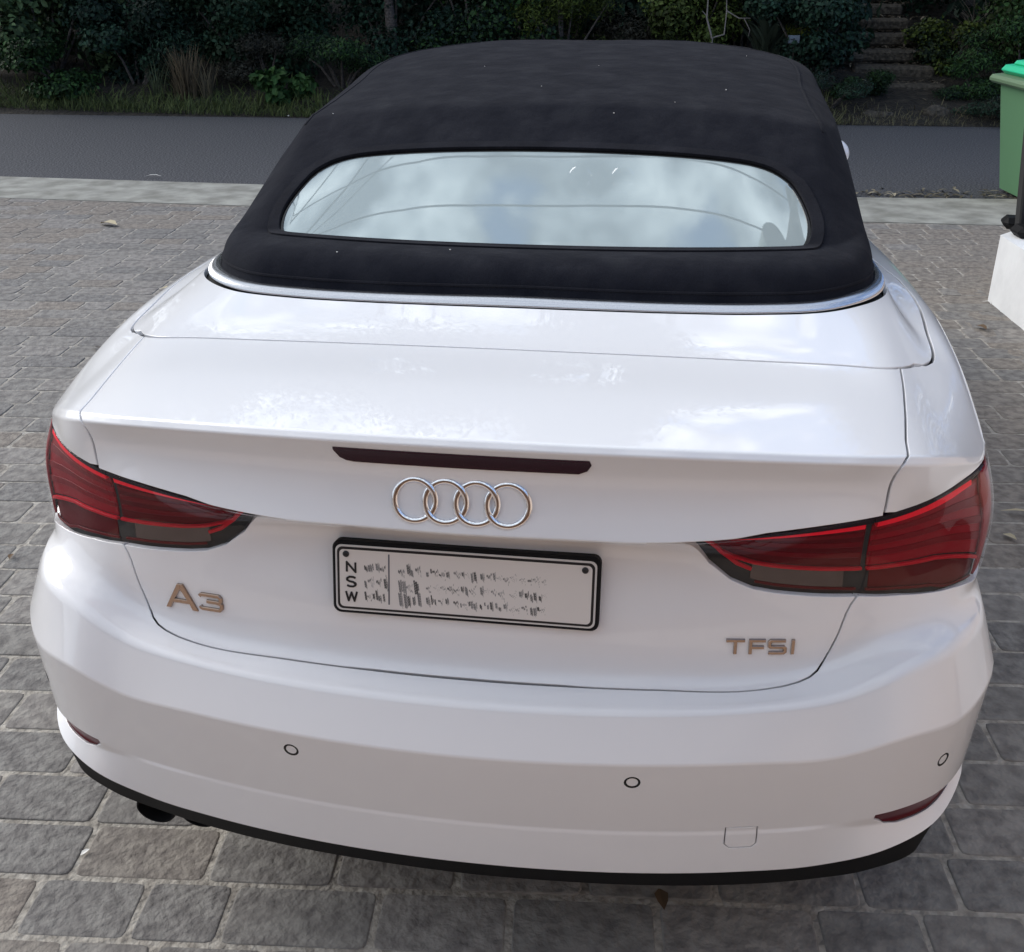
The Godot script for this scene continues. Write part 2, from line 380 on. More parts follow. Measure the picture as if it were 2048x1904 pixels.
	line(0, 0, [0,1.446,-2.4, 0,1.4454,-2.4053, 0,1.4448,-2.4106, 0,1.4442,-2.4159, 0,1.4436,-2.4212, 0,1.4431,-2.4265, 0,1.4425,-2.4318, 0,1.4419,-2.4371, 0,1.4413,-2.4424, 0,1.4407,-2.4476, 0,1.4401,-2.4529, 0,1.4395,-2.4582, 0,1.4389,-2.4635, 0,1.4384,-2.4688, 0,1.4378,-2.4741, 0,1.4372,-2.4794, 0,1.4366,-2.4847, 0,1.436,-2.49])  # roof crest
	for i in range(-68, 69):
		var t := i * 0.125
		if absf(t) <= 8.5: ts.append(t)
	var front := []
	for i in range(1, 35): front.append(8.5 + i * 0.25)
	for f in front: ts.append(f)
	front.reverse()
	var back := PackedFloat32Array()
	for f in front: back.append(-f)
	back.append_array(ts)
	ts = back
	var n := skin.size()
	var subs := [6, 6, 3, 7, 5, 4, 6, 8, 4, 6, 5, 3, 8, 8, 8, 6, 5, 8, 12, 8, 10, 8, 5, 4]
	for k in n:
		var seg_up := maxf(skin[k][17].distance_to(skin[mini(k + 1, n - 1)][17]), 1e-4)
		var seg_dn := maxf(skin[k][17].distance_to(skin[maxi(k - 1, 0)][17]), 1e-4)
		if crease[k] and k > 0 and k < n - 1:
			vs.append(k - minf(fillet[k] / seg_dn, 0.3))
			vs.append(k + minf(fillet[k] / seg_up, 0.3))
		else:
			vs.append(float(k))
		if k < n - 1:
			for j in range(1, subs[k]): vs.append(k + float(j) / subs[k])
	vs.sort()
	var nv := vs.size()
	gp.resize(ts.size() * nv)
	gn.resize(ts.size() * nv)
	var e := 0.012
	for i in ts.size():
		var c := column(ts[i])
		var ca := column(maxf(ts[i] - e, -17.0))
		var cb := column(minf(ts[i] + e, 17.0))
		for j in nv:
			var v := vs[j]
			gp[i * nv + j] = up_column(c, v)
			var k := clampi(int(floor(v)), 0, n - 2)
			var v0 := maxf(v - e, k + 0.001) if crease[k] else maxf(v - e, 0.0)
			var v1 := minf(v + e, k + 0.999) if crease[k + 1] else minf(v + e, n - 1.0)
			var dv := up_column(c, v1) - up_column(c, v0)
			var dt := up_column(cb, v) - up_column(ca, v)
			var nn := dt.cross(dv)
			if nn.length_squared() < 1e-18: nn = Vector3.UP
			gn[i * nv + j] = nn.normalized()

func cell(list: PackedFloat32Array, x: float) -> int:
	return clampi(list.bsearch(x, false) - 1, 0, list.size() - 2)

func sample(p: Vector2) -> Array:
	var nv := vs.size()
	var i := cell(ts, p.x)
	var j := cell(vs, p.y)
	var a := clampf((p.x - ts[i]) / (ts[i + 1] - ts[i]), 0, 1)
	var b := clampf((p.y - vs[j]) / (vs[j + 1] - vs[j]), 0, 1)
	var k := i * nv + j
	var w := [(1 - a) * (1 - b), (1 - a) * b, a * (1 - b), a * b]
	var q: Vector3 = gp[k] * w[0] + gp[k + 1] * w[1] + gp[k + nv] * w[2] + gp[k + nv + 1] * w[3]
	var m: Vector3 = gn[k] * w[0] + gn[k + 1] * w[1] + gn[k + nv] * w[2] + gn[k + nv + 1] * w[3]
	return [q, m.normalized()]

func at_skin(t: float, v: float) -> Vector3:
	return up_column(column(t), v)

func find_skin(target: Vector3, t: float, v: float) -> Vector2:
	# the skin point that lies straight across from a side point (same y and z)
	for k in 30:
		var p := at_skin(t, v)
		var a := (at_skin(t + 0.01, v) - p) / 0.01
		var b := (at_skin(t, v + 0.01) - p) / 0.01
		var e := target - p
		var det := a.z * b.y - a.y * b.z
		if absf(det) < 1e-9: break
		t = clampf(t + clampf((e.z * b.y - e.y * b.z) / det, -0.5, 0.5), 7.0, 16.0)
		v = clampf(v + clampf((a.z * e.y - a.y * e.z) / det, -0.5, 0.5), -0.8, 14.0)
	return Vector2(t, v)

func dense(ring: PackedVector2Array, step := 0.12) -> PackedVector2Array:
	var out := PackedVector2Array()
	for i in ring.size():
		var a := ring[i]
		var b := ring[(i + 1) % ring.size()]
		var n := maxi(1, int(ceil(maxf(absf(b.x - a.x), absf(b.y - a.y)) / step)))
		for k in n: out.append(a.lerp(b, float(k) / n))
	return out

func inset(ring: PackedVector2Array, d: float) -> PackedVector2Array:
	# moves a ring d metres to its left on the skin (inwards when it runs anticlockwise)
	if d == 0.0: return ring
	var out := PackedVector2Array()
	var n := ring.size()
	for i in n:
		var p := ring[i]
		var tan2 := ring[(i + 1) % n] - ring[(i + n - 1) % n]
		if tan2.length() < 1e-6: continue
		var st: Vector3 = (sample(p + Vector2(0.02, 0))[0] - sample(p - Vector2(0.02, 0))[0]) / 0.04
		var sv: Vector3 = (sample(p + Vector2(0, 0.02))[0] - sample(p - Vector2(0, 0.02))[0]) / 0.04
		var t3 := st * tan2.x + sv * tan2.y
		var nrm := st.cross(sv)
		if nrm.length() < 1e-9 or t3.length() < 1e-9:
			out.append(p)
			continue
		var left := nrm.normalized().cross(t3.normalized()) * d
		var g00 := st.dot(st); var g01 := st.dot(sv); var g11 := sv.dot(sv)
		var det := g00 * g11 - g01 * g01
		var b0 := st.dot(left); var b1 := sv.dot(left)
		if det < 1e-12:
			out.append(p)
			continue
		var move := Vector2((b0 * g11 - b1 * g01) / det, (g00 * b1 - g01 * b0) / det)
		out.append(p + move.limit_length(0.4))
	return out

func ccw(ring: PackedVector2Array) -> PackedVector2Array:
	var r := ring.duplicate()
	if area(r) < 0.0: r.reverse()
	return r

func mirror(ring: PackedVector2Array) -> PackedVector2Array:
	var out := PackedVector2Array()
	for p in ring: out.append(Vector2(-p.x, p.y))
	out.reverse()
	return out

func skin_part(st: SurfaceTool, outer: PackedVector2Array, holes := [], gap := 0.0027, depth := 0.0, edge := 0.012, edge_holes := true) -> void:
	var o := inset(ccw(dense(outer)), gap)
	var hs := []
	for h in holes:
		hs.append(inset(ccw(dense(h)), -gap))
	var nv := vs.size()
	var nc := nv - 1
	var lo := o[0]
	var hi := o[0]
	for p in o:
		lo = lo.min(p)
		hi = hi.max(p)
	var i0 := cell(ts, lo.x); var i1 := cell(ts, hi.x)
	var j0 := cell(vs, lo.y); var j1 := cell(vs, hi.y)
	var marked := {}
	for ring in [o] + hs:
		var n: int = ring.size()
		for i in n:
			var a: Vector2 = ring[i]
			var b: Vector2 = ring[(i + 1) % n]
			var k := 8
			for s in k + 1:
				var p := a.lerp(b, float(s) / k)
				for dx in [-0.004, 0.004]:
					for dy in [-0.004, 0.004]:
						marked[cell(ts, p.x + dx) * nc + cell(vs, p.y + dy)] = true
	for i in range(i0, i1 + 1):
		for j in range(j0, j1 + 1):
			var r := PackedVector2Array([Vector2(ts[i], vs[j]), Vector2(ts[i + 1], vs[j]), Vector2(ts[i + 1], vs[j + 1]), Vector2(ts[i], vs[j + 1])])
			if not marked.has(i * nc + j):
				var m := (r[0] + r[2]) / 2.0
				if not Geometry2D.is_point_in_polygon(m, o): continue
				var hit := false
				for h in hs:
					if Geometry2D.is_point_in_polygon(m, h): hit = true
				if hit: continue
				var k := i * nv + j
				var a := gp[k] - gn[k] * depth; var b := gp[k + nv] - gn[k + nv] * depth
				var c := gp[k + nv + 1] - gn[k + nv + 1] * depth; var d := gp[k + 1] - gn[k + 1] * depth
				tri(st, a, b, c, gn[k], gn[k + nv], gn[k + nv + 1])
				tri(st, a, c, d, gn[k], gn[k + nv + 1], gn[k + 1])
				continue
			var pieces: Array = Geometry2D.intersect_polygons(r, o)
			for h in hs:
				var next := []
				for q in pieces:
					if area(q) < 0.0: continue
					next.append_array(Geometry2D.clip_polygons(q, h))
				pieces = next
			for q in pieces:
				if absf(area(q)) < 1e-8: continue
				var t := Geometry2D.triangulate_polygon(q)
				var pp := []
				for p in q:
					# stay inside this cell when reading the surface
					var pc := Vector2(clampf(p.x, ts[i] + 1e-5, ts[i + 1] - 1e-5), clampf(p.y, vs[j] + 1e-5, vs[j + 1] - 1e-5))
					pp.append(sample(pc))
				for x in range(0, t.size(), 3):
					var a = pp[t[x]]; var b = pp[t[x + 1]]; var c = pp[t[x + 2]]
					tri(st, a[0] - a[1] * depth, b[0] - b[1] * depth, c[0] - c[1] * depth, a[1], b[1], c[1])
	if edge <= 0.0: return
	var rings := [o] + (hs if edge_holes else [])
	for ri in rings.size():
		var ring: PackedVector2Array = dense(rings[ri], 0.06)
		var n := ring.size()
		var rows := []
		for i in n:
			var s := sample(ring[i])
			var tn: Vector3 = (sample(ring[(i + 1) % n])[0] - sample(ring[(i + n - 1) % n])[0]).normalized()
			var out: Vector3 = tn.cross(s[1]).normalized() * (1.0 if ri == 0 else -1.0)
			var p: Vector3 = s[0] - s[1] * depth
			rows.append([[p, s[1]], [p + out * 0.0012 - s[1] * 0.0014, out], [p + out * 0.0012 - s[1] * edge, out]])
		for i in n:
			var j := (i + 1) % n
			if ri == 0:
				var m := (ring[i] + ring[j]) / 2.0
				var skip := false
				for h in hs:
					if Geometry2D.is_point_in_polygon(m, h): skip = true
				if skip: continue
			else:
				if not Geometry2D.is_point_in_polygon((ring[i] + ring[j]) / 2.0, o): continue
			for k in 2:
				var a = rows[i][k]; var b = rows[j][k]; var c = rows[j][k + 1]; var d = rows[i][k + 1]
				tri(st, a[0], b[0], c[0], a[1], b[1], c[1])
				tri(st, a[0], c[0], d[0], a[1], c[1], d[1])

func panel(called: String, polys: Array, m: Material, parent: Node, gap := 0.0027, depth := 0.0, edge := 0.011) -> MeshInstance3D:
	# polys: list of [outer, holes]
	var st := begin()
	for p in polys: skin_part(st, p[0], p[1], gap, depth, edge)
	return put(called, st.commit(), m, parent)

func pv(a: Array) -> PackedVector2Array:
	var out := PackedVector2Array()
	for i in range(0, a.size(), 2): out.append(Vector2(a[i], a[i + 1]))
	return out

func both(half: PackedVector2Array) -> PackedVector2Array:
	# a half outline from the middle top round to the middle bottom, closed by its mirror image
	var out := half.duplicate()
	for i in range(half.size() - 2, 0, -1): out.append(Vector2(-half[i].x, half[i].y))
	return out

func circle_tv(c: Vector2, r: float, n := 16) -> PackedVector2Array:
	# a circle of r metres about a skin point
	var st: Vector3 = (at_skin(c.x + 0.02, c.y) - at_skin(c.x - 0.02, c.y)) / 0.04
	var sv: Vector3 = (at_skin(c.x, c.y + 0.02) - at_skin(c.x, c.y - 0.02)) / 0.04
	var g00 := st.dot(st); var g01 := st.dot(sv); var g11 := sv.dot(sv)
	var det := g00 * g11 - g01 * g01
	var nrm := st.cross(sv).normalized()
	var x := st.normalized()
	var y := nrm.cross(x)
	var out := PackedVector2Array()
	for k in n:
		var d := (x * cos(TAU * k / n) + y * sin(TAU * k / n)) * r
		var b0 := st.dot(d); var b1 := sv.dot(d)
		out.append(c + Vector2((b0 * g11 - b1 * g01) / det, (g00 * b1 - g01 * b0) / det))
	return out

func chaikin(p: PackedVector2Array) -> PackedVector2Array:
	var out := PackedVector2Array()
	for i in p.size():
		var a := p[i]
		var b := p[(i + 1) % p.size()]
		out.append(a.lerp(b, 0.25))
		out.append(a.lerp(b, 0.75))
	return out

func lerp_curve(c: PackedVector2Array, x: float) -> float:
	for i in c.size() - 1:
		if x <= c[i + 1].x: return lerpf(c[i].y, c[i + 1].y, clampf((x - c[i].x) / maxf(c[i + 1].x - c[i].x, 1e-6), 0, 1))
	return c[-1].y

func band(top: PackedVector2Array, bot: PackedVector2Array, t0: float, t1: float, b0: float, b1: float, n := 16, b0e := -1.0, b1e := -1.0) -> PackedVector2Array:
	# strip of a lamp between shares b0 and b1 of its height, from t0 to t1 (other shares at t1 if given)
	var up := PackedVector2Array()
	var dn := PackedVector2Array()
	for k in n + 1:
		var f := float(k) / n
		var t := lerpf(t0, t1, f)
		var a := lerp_curve(bot, t)
		var b := lerp_curve(top, t)
		var ha := (a - 8.0) * (0.13 if a < 8.0 else 0.05)
		var hb := (b - 8.0) * (0.13 if b < 8.0 else 0.05)
		for k2 in 2:
			var h := lerpf(ha, hb, lerpf(b0, b0e if b0e >= 0 else b0, f) if k2 == 0 else lerpf(b1, b1e if b1e >= 0 else b1, f))
			var p := Vector2(t, 8.0 + h / (0.13 if h < 0.0 else 0.05))
			if k2 == 0: dn.append(p)
			else: up.append(p)
	up.reverse()
	dn.append_array(up)
	return dn

func make_car() -> void:
	make_skin()
	var car := thing("convertible_car", "white two-door convertible with black fabric soft top, seen from behind on the grey pavers", "car")
	var paint: Material = mats.paint
	var lamp_top := pv([1.84, 8.985, 2.0, 8.99, 2.33, 8.99, 2.66, 8.98, 3.0, 9.03, 3.32, 9.03, 3.65, 9.02, 3.98, 9.0, 4.31, 8.99, 4.64, 9.03, 4.97, 9.1, 5.3, 9.18, 5.63, 9.28, 5.97, 9.4, 6.3, 9.6, 6.6, 9.72, 6.95, 9.85])
	var lamp_bot_in := pv([1.84, 8.93, 2.0, 8.72, 2.12, 8.42, 2.24, 8.07, 2.48, 7.69, 2.71, 7.5, 2.95, 7.4, 3.19, 7.36, 3.42, 7.34, 3.66, 7.32, 3.9, 7.3, 4.24, 7.26])
	var lamp_bot_out := pv([4.24, 7.26, 4.67, 7.2, 5.08, 7.15, 5.48, 7.08, 5.89, 7.01, 6.29, 6.87, 6.7, 6.69, 7.1, 6.45])
	var lamp_front := pv([7.4, 6.55, 7.75, 6.95, 8.0, 7.5, 8.05, 8.1, 7.8, 8.7, 7.4, 9.3])
	# outlines on the right half (t > 0); the left is their mirror image
	var split := pv([4.45, 8.99, 4.40, 8.2, 4.36, 7.7, 4.30, 7.45])
	var lamp_in := lamp_bot_in.duplicate()
	for i in range(split.size() - 1, -1, -1): lamp_in.append(split[i])
	for i in range(lamp_top.size() - 1, -1, -1):
		if lamp_top[i].x < 4.4: lamp_in.append(lamp_top[i])
	var lamp_out := lamp_bot_out.duplicate()
	lamp_out.append_array(lamp_front)
	for i in range(lamp_top.size() - 1, -1, -1):
		if lamp_top[i].x > 4.5: lamp_out.append(lamp_top[i])
	lamp_out.append_array(split)
	var lid_side := pv([5.40, 14, 5.288, 13.64, 5.195, 13.38, 5.097, 13.11, 5.008, 12.85, 4.909, 12.59, 4.814, 12.33, 4.758, 12.06, 4.70, 11.75, 4.623, 11.26, 4.567, 10.9, 4.509, 10.55, 4.478, 10.19, 4.468, 9.84, 4.466, 9.48, 4.455, 9.1])
	var lid_low := pv([4.24, 7.26, 4.15, 7.16, 4.09, 7.04, 4.065, 6.89, 4.05, 6.71, 4.025, 6.53, 3.985, 6.36, 3.93, 6.18, 3.85, 6.02, 3.74, 5.89, 3.6, 5.82, 3.4, 5.79, 3.1, 5.81, 2.8, 5.85, 2.6, 5.87, 2, 5.9, 1, 5.95])
	var lid := PackedVector2Array([Vector2(0, 14)])
	lid.append_array(lid_side)
	lid.append_array(split)
	lid.append_array(lid_low)
	lid.append(Vector2(0, 5.96))
	# the lid's cut-outs for the inner lamps reach over its edge
	var lamp_cut := PackedVector2Array()
	for p in lamp_in: lamp_cut.append(p + Vector2(0.12 if p.x > 4.2 else 0.0, 0))
	panel("trunk_lid", [[both(lid), [lamp_cut, mirror(lamp_cut)]]], paint, car, 0.0031)
	var tonn_side := pv([5.40, 14, 5.95, 14, 6.25, 13.93, 6.5, 13.80, 6.95, 13.63, 7.3, 13.53, 8.0, 13.37, 8.6, 13.22, 9.0, 13.2, 9.4, 13.4, 9.65, 13.9, 9.75, 14.5, 9.75, 15])
	var tonn := PackedVector2Array([Vector2(0, 15)])
	var side_rev := tonn_side.duplicate()
	side_rev.reverse()
	tonn.append_array(side_rev)
	tonn.append(Vector2(0, 14))
	panel("tonneau_cover", [[both(tonn), []]], paint, car, 0.0052)
	# bumper
	var bump := PackedVector2Array([Vector2(0, 5.96)])
	var low_rev := lid_low.duplicate()
	low_rev.reverse()
	bump.append_array(low_rev)
	for i in range(1, lamp_bot_out.size()): bump.append(lamp_bot_out[i])
	bump.append_array(pv([7.4, 6.5, 8.75, 6.3, 8.75, 1.0]))
	bump.append(Vector2(0, 1.0))
	var refl := pv([4.80, 2.98, 4.82, 2.6, 5.05, 2.06, 5.3, 1.93, 6.0, 1.95, 6.8, 2.0, 7.15, 2.2, 7.35, 2.9, 7.35, 2.98])
	var tow := pv([2.845, 3.05, 3.21, 3.05, 3.215, 1.75, 3.16, 1.66, 2.90, 1.66, 2.845, 1.76])
	var sensors := []
	for c in [Vector2(1.83, 3.757), Vector2(-1.83, 3.757), Vector2(5.9, 3.52), Vector2(-6.15, 3.45)]:
		sensors.append(circle_tv(c, 0.0115))
	panel("bumper", [[both(bump), [refl, mirror(refl), tow] + sensors]], paint, car, 0.0016)
	for s in sensors:
		panel("parking_sensor", [[s, []]], paint, car, 0.0018, 0.0006, 0.008)
		panel("sensor_ring", [[inset(ccw(dense(s)), -0.0014), [inset(ccw(dense(s)), 0.0016)]]], mats.black_gloss, car, 0.0, -0.0002, 0.003)
	panel("tow_eye_cover", [[tow, []]], paint, car, 0.0022, 0.0, 0.008)
	for r in [refl, mirror(refl)]:
		panel("rear_reflector", [[r, []]], mats.reflector, car, 0.001, 0.004, 0.004)
	panel("diffuser", [[both(pv([0, 0.99, 6.05, 0.99, 6.05, 0.0, 0, 0])), []]], mats.black_plastic, car, 0.0005, 0.003, 0.03)
	# quarter panels
	var arch := PackedVector2Array()
	var guess := Vector2(10, 4)
	for k in 40:
		var a := TAU * k / 40
		guess = find_skin(Vector3(0.86, 0.315 + 0.345 * sin(a), -0.985 + 0.345 * cos(a)), guess.x, guess.y)
		arch.append(guess)
	var quarter := PackedVector2Array()
	var lid_rev := lid_side.duplicate()
	lid_rev.reverse()
	quarter.append_array(lid_rev)
	for i in range(1, tonn_side.size()): quarter.append(tonn_side[i])
	quarter.append_array(pv([11.2, 15, 11.2, 1.0, 8.75, 1.0, 8.75, 6.3, 7.4, 6.5]))
	for i in range(lamp_front.size()):
		if lamp_front[i].x > 7.41: quarter.append(lamp_front[i])
	quarter.append(Vector2(7.4, 9.3))
	for i in range(lamp_top.size() - 1, -1, -1):
		if lamp_top[i].x > 4.5: quarter.append(lamp_top[i])
	for q in [[quarter, arch], [mirror(quarter), mirror(arch)]]:
		panel("quarter_panel", [[q[0], [q[1]]]], paint, car)
	var door := pv([11.2, 1.35, 12.95, 1.35, 12.95, 15, 11.2, 15])
	for q in [door, mirror(door)]: panel("door", [[q, []]], paint, car)
	var sill := pv([11.2, 1, 12.95, 1, 12.95, 1.35, 11.2, 1.35])
	for q in [sill, mirror(sill)]: panel("sill", [[q, []]], paint, car, 0.0)
	var arch_f := PackedVector2Array()
	guess = Vector2(13.4, 4)
	for k in 40:
		var a := TAU * k / 40
		guess = find_skin(Vector3(0.86, 0.315 + 0.345 * sin(a), -3.48 + 0.345 * cos(a)), guess.x, guess.y)
		arch_f.append(guess)
	var fender := pv([12.95, 1, 14.4, 1, 14.4, 12.3, 12.95, 13.6])
	for q in [[fender, arch_f], [mirror(fender), mirror(arch_f)]]: panel("front_fender", [[q[0], [q[1]]]], paint, car)
	var nose := pv([14.4, 1, 17, 1, 17, 12.0, 14.4, 12.3])
	panel("front_bumper", [[nose, []], [mirror(nose), []]], paint, car, 0.0)
	var hood := pv([12.95, 13.6, 14.4, 12.3, 17, 12.0, 17, 15, 12.95, 15])
	panel("hood", [[hood, []], [mirror(hood), []]], paint, car, 0.0)
	# silver ring at the foot of the soft top
	var ring_st := begin()
	var prev := []
	for i in 199:
		var t := -9.9 + 0.1 * i
		var col := column(t)
		var a := up_column(col, 15.0)
		var b := up_column(col, 16.0)
		var across := (b - a)
		var fwd := at_skin(t + 0.03, 15.5) - at_skin(t - 0.03, 15.5)
		var up := fwd.cross(across).normalized()
		var now := []
		for k in 13:
			var w := PI * k / 12.0
			var o := -across.normalized() * cos(w) * (across.length() * 0.5 + 0.001) + up * sin(w) * 0.011
			now.append([(a + b) / 2.0 + o - up * 0.002, (-across.normalized() * cos(w) + up * sin(w) * (across.length() * 0.5) / 0.011).normalized()])
		if prev.size():
			for k in 12:
				tri(ring_st, prev[k][0], now[k][0], now[k + 1][0], prev[k][1], now[k][1], now[k + 1][1])
				tri(ring_st, prev[k][0], now[k + 1][0], prev[k + 1][0], prev[k][1], now[k + 1][1], prev[k + 1][1])
		prev = now
	put("trim_ring", ring_st.commit(), mats.satin_chrome, car)
	panel("belt_strip", [[pv([9.9, 15, 13.0, 15, 13.0, 16, 9.9, 16]), []], [mirror(pv([9.9, 15, 13.0, 15, 13.0, 16, 9.9, 16])), []]], paint, car, 0.001, 0.0, 0.01)
	# soft top
	var glass := both(pv([0, 19.02, 1.3, 19.02, 2.65, 19.03, 3.1, 19.02, 3.6, 18.97, 4.0, 18.85, 4.25, 18.66, 4.40, 18.44, 4.42, 18.27, 4.30, 18.09, 4.12, 17.995, 3.9, 17.965, 3.5, 17.965, 2.0, 17.98, 0, 17.99]))
	var glass_d := ccw(dense(chaikin(chaikin(glass)), 0.08))
	var welt := inset(glass_d, -0.024)
	var side_win := pv([9.7, 17.15, 12.75, 17.15, 12.75, 20.0, 11.3, 20.1, 10.2, 19.6])
	var top_rings := both(pv([0, 24.02, 13.1, 24.02, 13.1, 16, 0, 16]))
	var header := pv([13.1, 21, 17.02, 21, 17.02, 24.02, 13.1, 24.02])
	panel("soft_top", [[top_rings, [welt, side_win, mirror(side_win)]], [header, []], [mirror(header), []]], mats.canvas, car, 0.0, 0.0, 0.004)
	panel("window_welt", [[welt, [glass_d]]], mats.canvas_welt, car, 0.0, -0.004, 0.012)
	var seal_in := inset(glass_d, 0.008)
	panel("window_seal", [[glass_d, [seal_in]]], mats.black_gloss, car, 0.0, 0.003, 0.004)
	panel("rear_window", [[seal_in, []]], mats.rear_glass, car, 0.0, 0.0045, 0.003)
	for q in [pv([5.14, 19.85, 4.92, 20.4, 4.95, 20.9, 4.98, 22.0, 5.0, 23.0, 5.10, 23.0, 5.08, 22.0, 5.05, 20.9, 5.02, 20.4, 5.24, 19.85])]:
		for r in [q, mirror(q)]: panel("roof_seam", [[r, []]], mats.canvas_welt, car, 0.0, -0.0022, 0.004)
	panel("seam_cord", [[both(pv([0, 16.72, 9.7, 16.72, 9.7, 16.62, 0, 16.62])), []]], mats.canvas_welt, car, 0.0, -0.002, 0.003)
	for q in [side_win, mirror(side_win)]: panel("side_window", [[q, []]], mats.clear_glass, car, 0.0, 0.004, 0.0)
	var screen := pv([13.1, 16, 17, 16, 17, 21, 13.1, 21])
	panel("windscreen", [[screen, []], [mirror(screen), []]], mats.clear_glass, car, 0.0, 0.0, 0.0)
	# dark lining behind the gaps
	var lining := pv([0, 1.1, 17, 1.1, 17, 15.9, 0, 15.9])
	panel("lining", [[lining, [arch, arch_f]], [mirror(lining), [mirror(arch), mirror(arch_f)]]], mats.lining, car, 0.0, 0.014, 0.0)
	var lint := begin()
	for q in [Vector2(-1.68, 21.02), Vector2(0.92, 19.78), Vector2(1.86, 20.09), Vector2(-4.21, 20.0), Vector2(-1.07, 17.66), Vector2(0.43, 21.03), Vector2(2.7, 20.5), Vector2(-2.6, 17.4), Vector2(3.3, 21.6), Vector2(-0.4, 20.4)]:
		var sp := sample(q)
		ellipsoid(lint, sp[0] + sp[1] * 0.001, Vector3(0.0015, 0.001, 0.0015) * rng.randf_range(0.6, 1.3), 4)
	var lint_o := put("lint", lint.commit(), mats.white_bit, car)
	lint_o.set_meta("kind", "stuff")
	# tail lamps
	for m in [0, 1]:
		for which in [["tail_lamp", lamp_out, lamp_bot_out, 4.36, 7.1], ["lid_lamp", lamp_in, lamp_bot_in, 2.06, 4.33]]:
			var ring: PackedVector2Array = which[1]
			var bot: PackedVector2Array = which[2]
			var t0: float = which[3]
			var t1: float = which[4]
			var flip := func(r: PackedVector2Array) -> PackedVector2Array: return mirror(r) if m == 1 else r
			var lens := panel(which[0], [[flip.call(ring), []]], mats.lens, car, 0.0018, 0.0, 0.008)
			# inside the lens
			panel("housing", [[flip.call(ring), []]], mats.lamp_dark, lens, 0.003, 0.016, 0.0)
			var outer_lamp: bool = which[0] == "tail_lamp"
			panel("upper_shade", [[flip.call(band(lamp_top, bot, t0, t1, 0.905, 0.985)), []]], mats.lamp_smoke, lens, 0.0, 0.004, 0.008)
			panel("light_guide", [[flip.call(band(lamp_top, bot, t0 + (0.16 if not outer_lamp else 0.06), t1 - (0.12 if not outer_lamp else 0.55), 0.83, 0.892)), []]], mats.lamp_bright, lens, 0.0, 0.005, 0.008)
			panel("main_reflector", [[flip.call(band(lamp_top, bot, t0 + (0.42 if not outer_lamp else 0.03), t1 - 0.06, 0.325, 0.822, 16, 0.325)), []]], mats.lamp_red if outer_lamp else mats.lamp_red_deep, lens, 0.0, 0.011, 0.006)
			for k in 3:
				var s0 := 0.43 + 0.13 * k
				panel("rib", [[flip.call(band(lamp_top, bot, t0 + (0.62 - 0.05 * k if not outer_lamp else 0.04), t1 - 0.1, s0, s0 + 0.05)), []]], mats.lamp_rib_in if not outer_lamp else mats.lamp_rib_out, lens, 0.0, 0.0095, 0.002)
			panel("divider", [[flip.call(band(lamp_top, bot, t0 + (0.55 if not outer_lamp else 0.02), t1 - 0.05, 0.285, 0.304)), []]], mats.lamp_rim, lens, 0.0, 0.006, 0.006)
			panel("lower_rim", [[flip.call(band(lamp_top, bot, t0 + (0.9 if not outer_lamp else 0.06), t1 - 0.1, 0.045, 0.062)), []]], mats.lamp_red_deep, lens, 0.0, 0.008, 0.003)
			if outer_lamp:
				panel("lower_chamber", [[flip.call(band(lamp_top, bot, t0 + 0.12, t1 - 0.05, 0.07, 0.265)), []]], mats.lamp_red_deep, lens, 0.0, 0.013, 0.005)
				panel("side_reflector", [[flip.call(inset(ccw(dense(PackedVector2Array([Vector2(7.0, 6.65), Vector2(7.4, 6.65), Vector2(7.75, 7.0), Vector2(7.95, 7.5), Vector2(7.98, 8.1), Vector2(7.72, 8.7), Vector2(7.35, 9.2), Vector2(6.95, 9.5), Vector2(6.8, 8.5)]))), 0.003)), []]], mats.lamp_red, lens, 0.0, 0.005, 0.004)
			else:
				panel("reversing_lamp", [[flip.call(band(lamp_top, bot, t0 + 0.85, t1 - 0.34, 0.075, 0.265)), []]], mats.lamp_clear, lens, 0.0, 0.010, 0.006)
				panel("inner_rim", [[flip.call(pv([2.30, 8.35, 2.44, 7.98, 2.58, 7.80, 2.75, 7.66, 2.90, 7.60, 2.91, 7.625, 2.765, 7.69, 2.60, 7.83, 2.46, 8.01, 2.325, 8.38])), []]], mats.lamp_rim, lens, 0.0, 0.006, 0.004)
	# brake light under the lip
	var brake := pv([-1.27, 10.75, -1.265, 10.66, -1.22, 10.42, -1.16, 10.32, -1.08, 10.28, 1.15, 10.28, 1.23, 10.4, 1.265, 10.6, 1.25, 10.74])
	panel("brake_light", [[brake, []]], mats.brake_lens, car, 0.0, -0.0025, 0.004)
	make_badges(car)
	make_plate(car)
	# exhaust tips
	for e in [-0.622, -0.535]:
		var st := begin()
		var xf := Transform3D(Basis(Vector3.RIGHT, PI / 2 + 0.16), Vector3(e, 0.236, -0.132))
		lathe(st, [Vector2(0.032, -0.12), Vector2(0.038, -0.11), Vector2(0.039, 0.045), Vector2(0.037, 0.05), Vector2(0.034, 0.05), Vector2(0.033, 0.04), Vector2(0.033, -0.1), Vector2(0.0, -0.1)], xf, 28)
		put("exhaust_tip", st.commit(), mats.black_plastic, car)
	# underside, wheels, mirrors, cabin
	put("underbody", box_mesh(Vector3(-0.66, 0.21, -4.2), Vector3(0.66, 0.27, -0.32), 0.03), mats.lining, car)
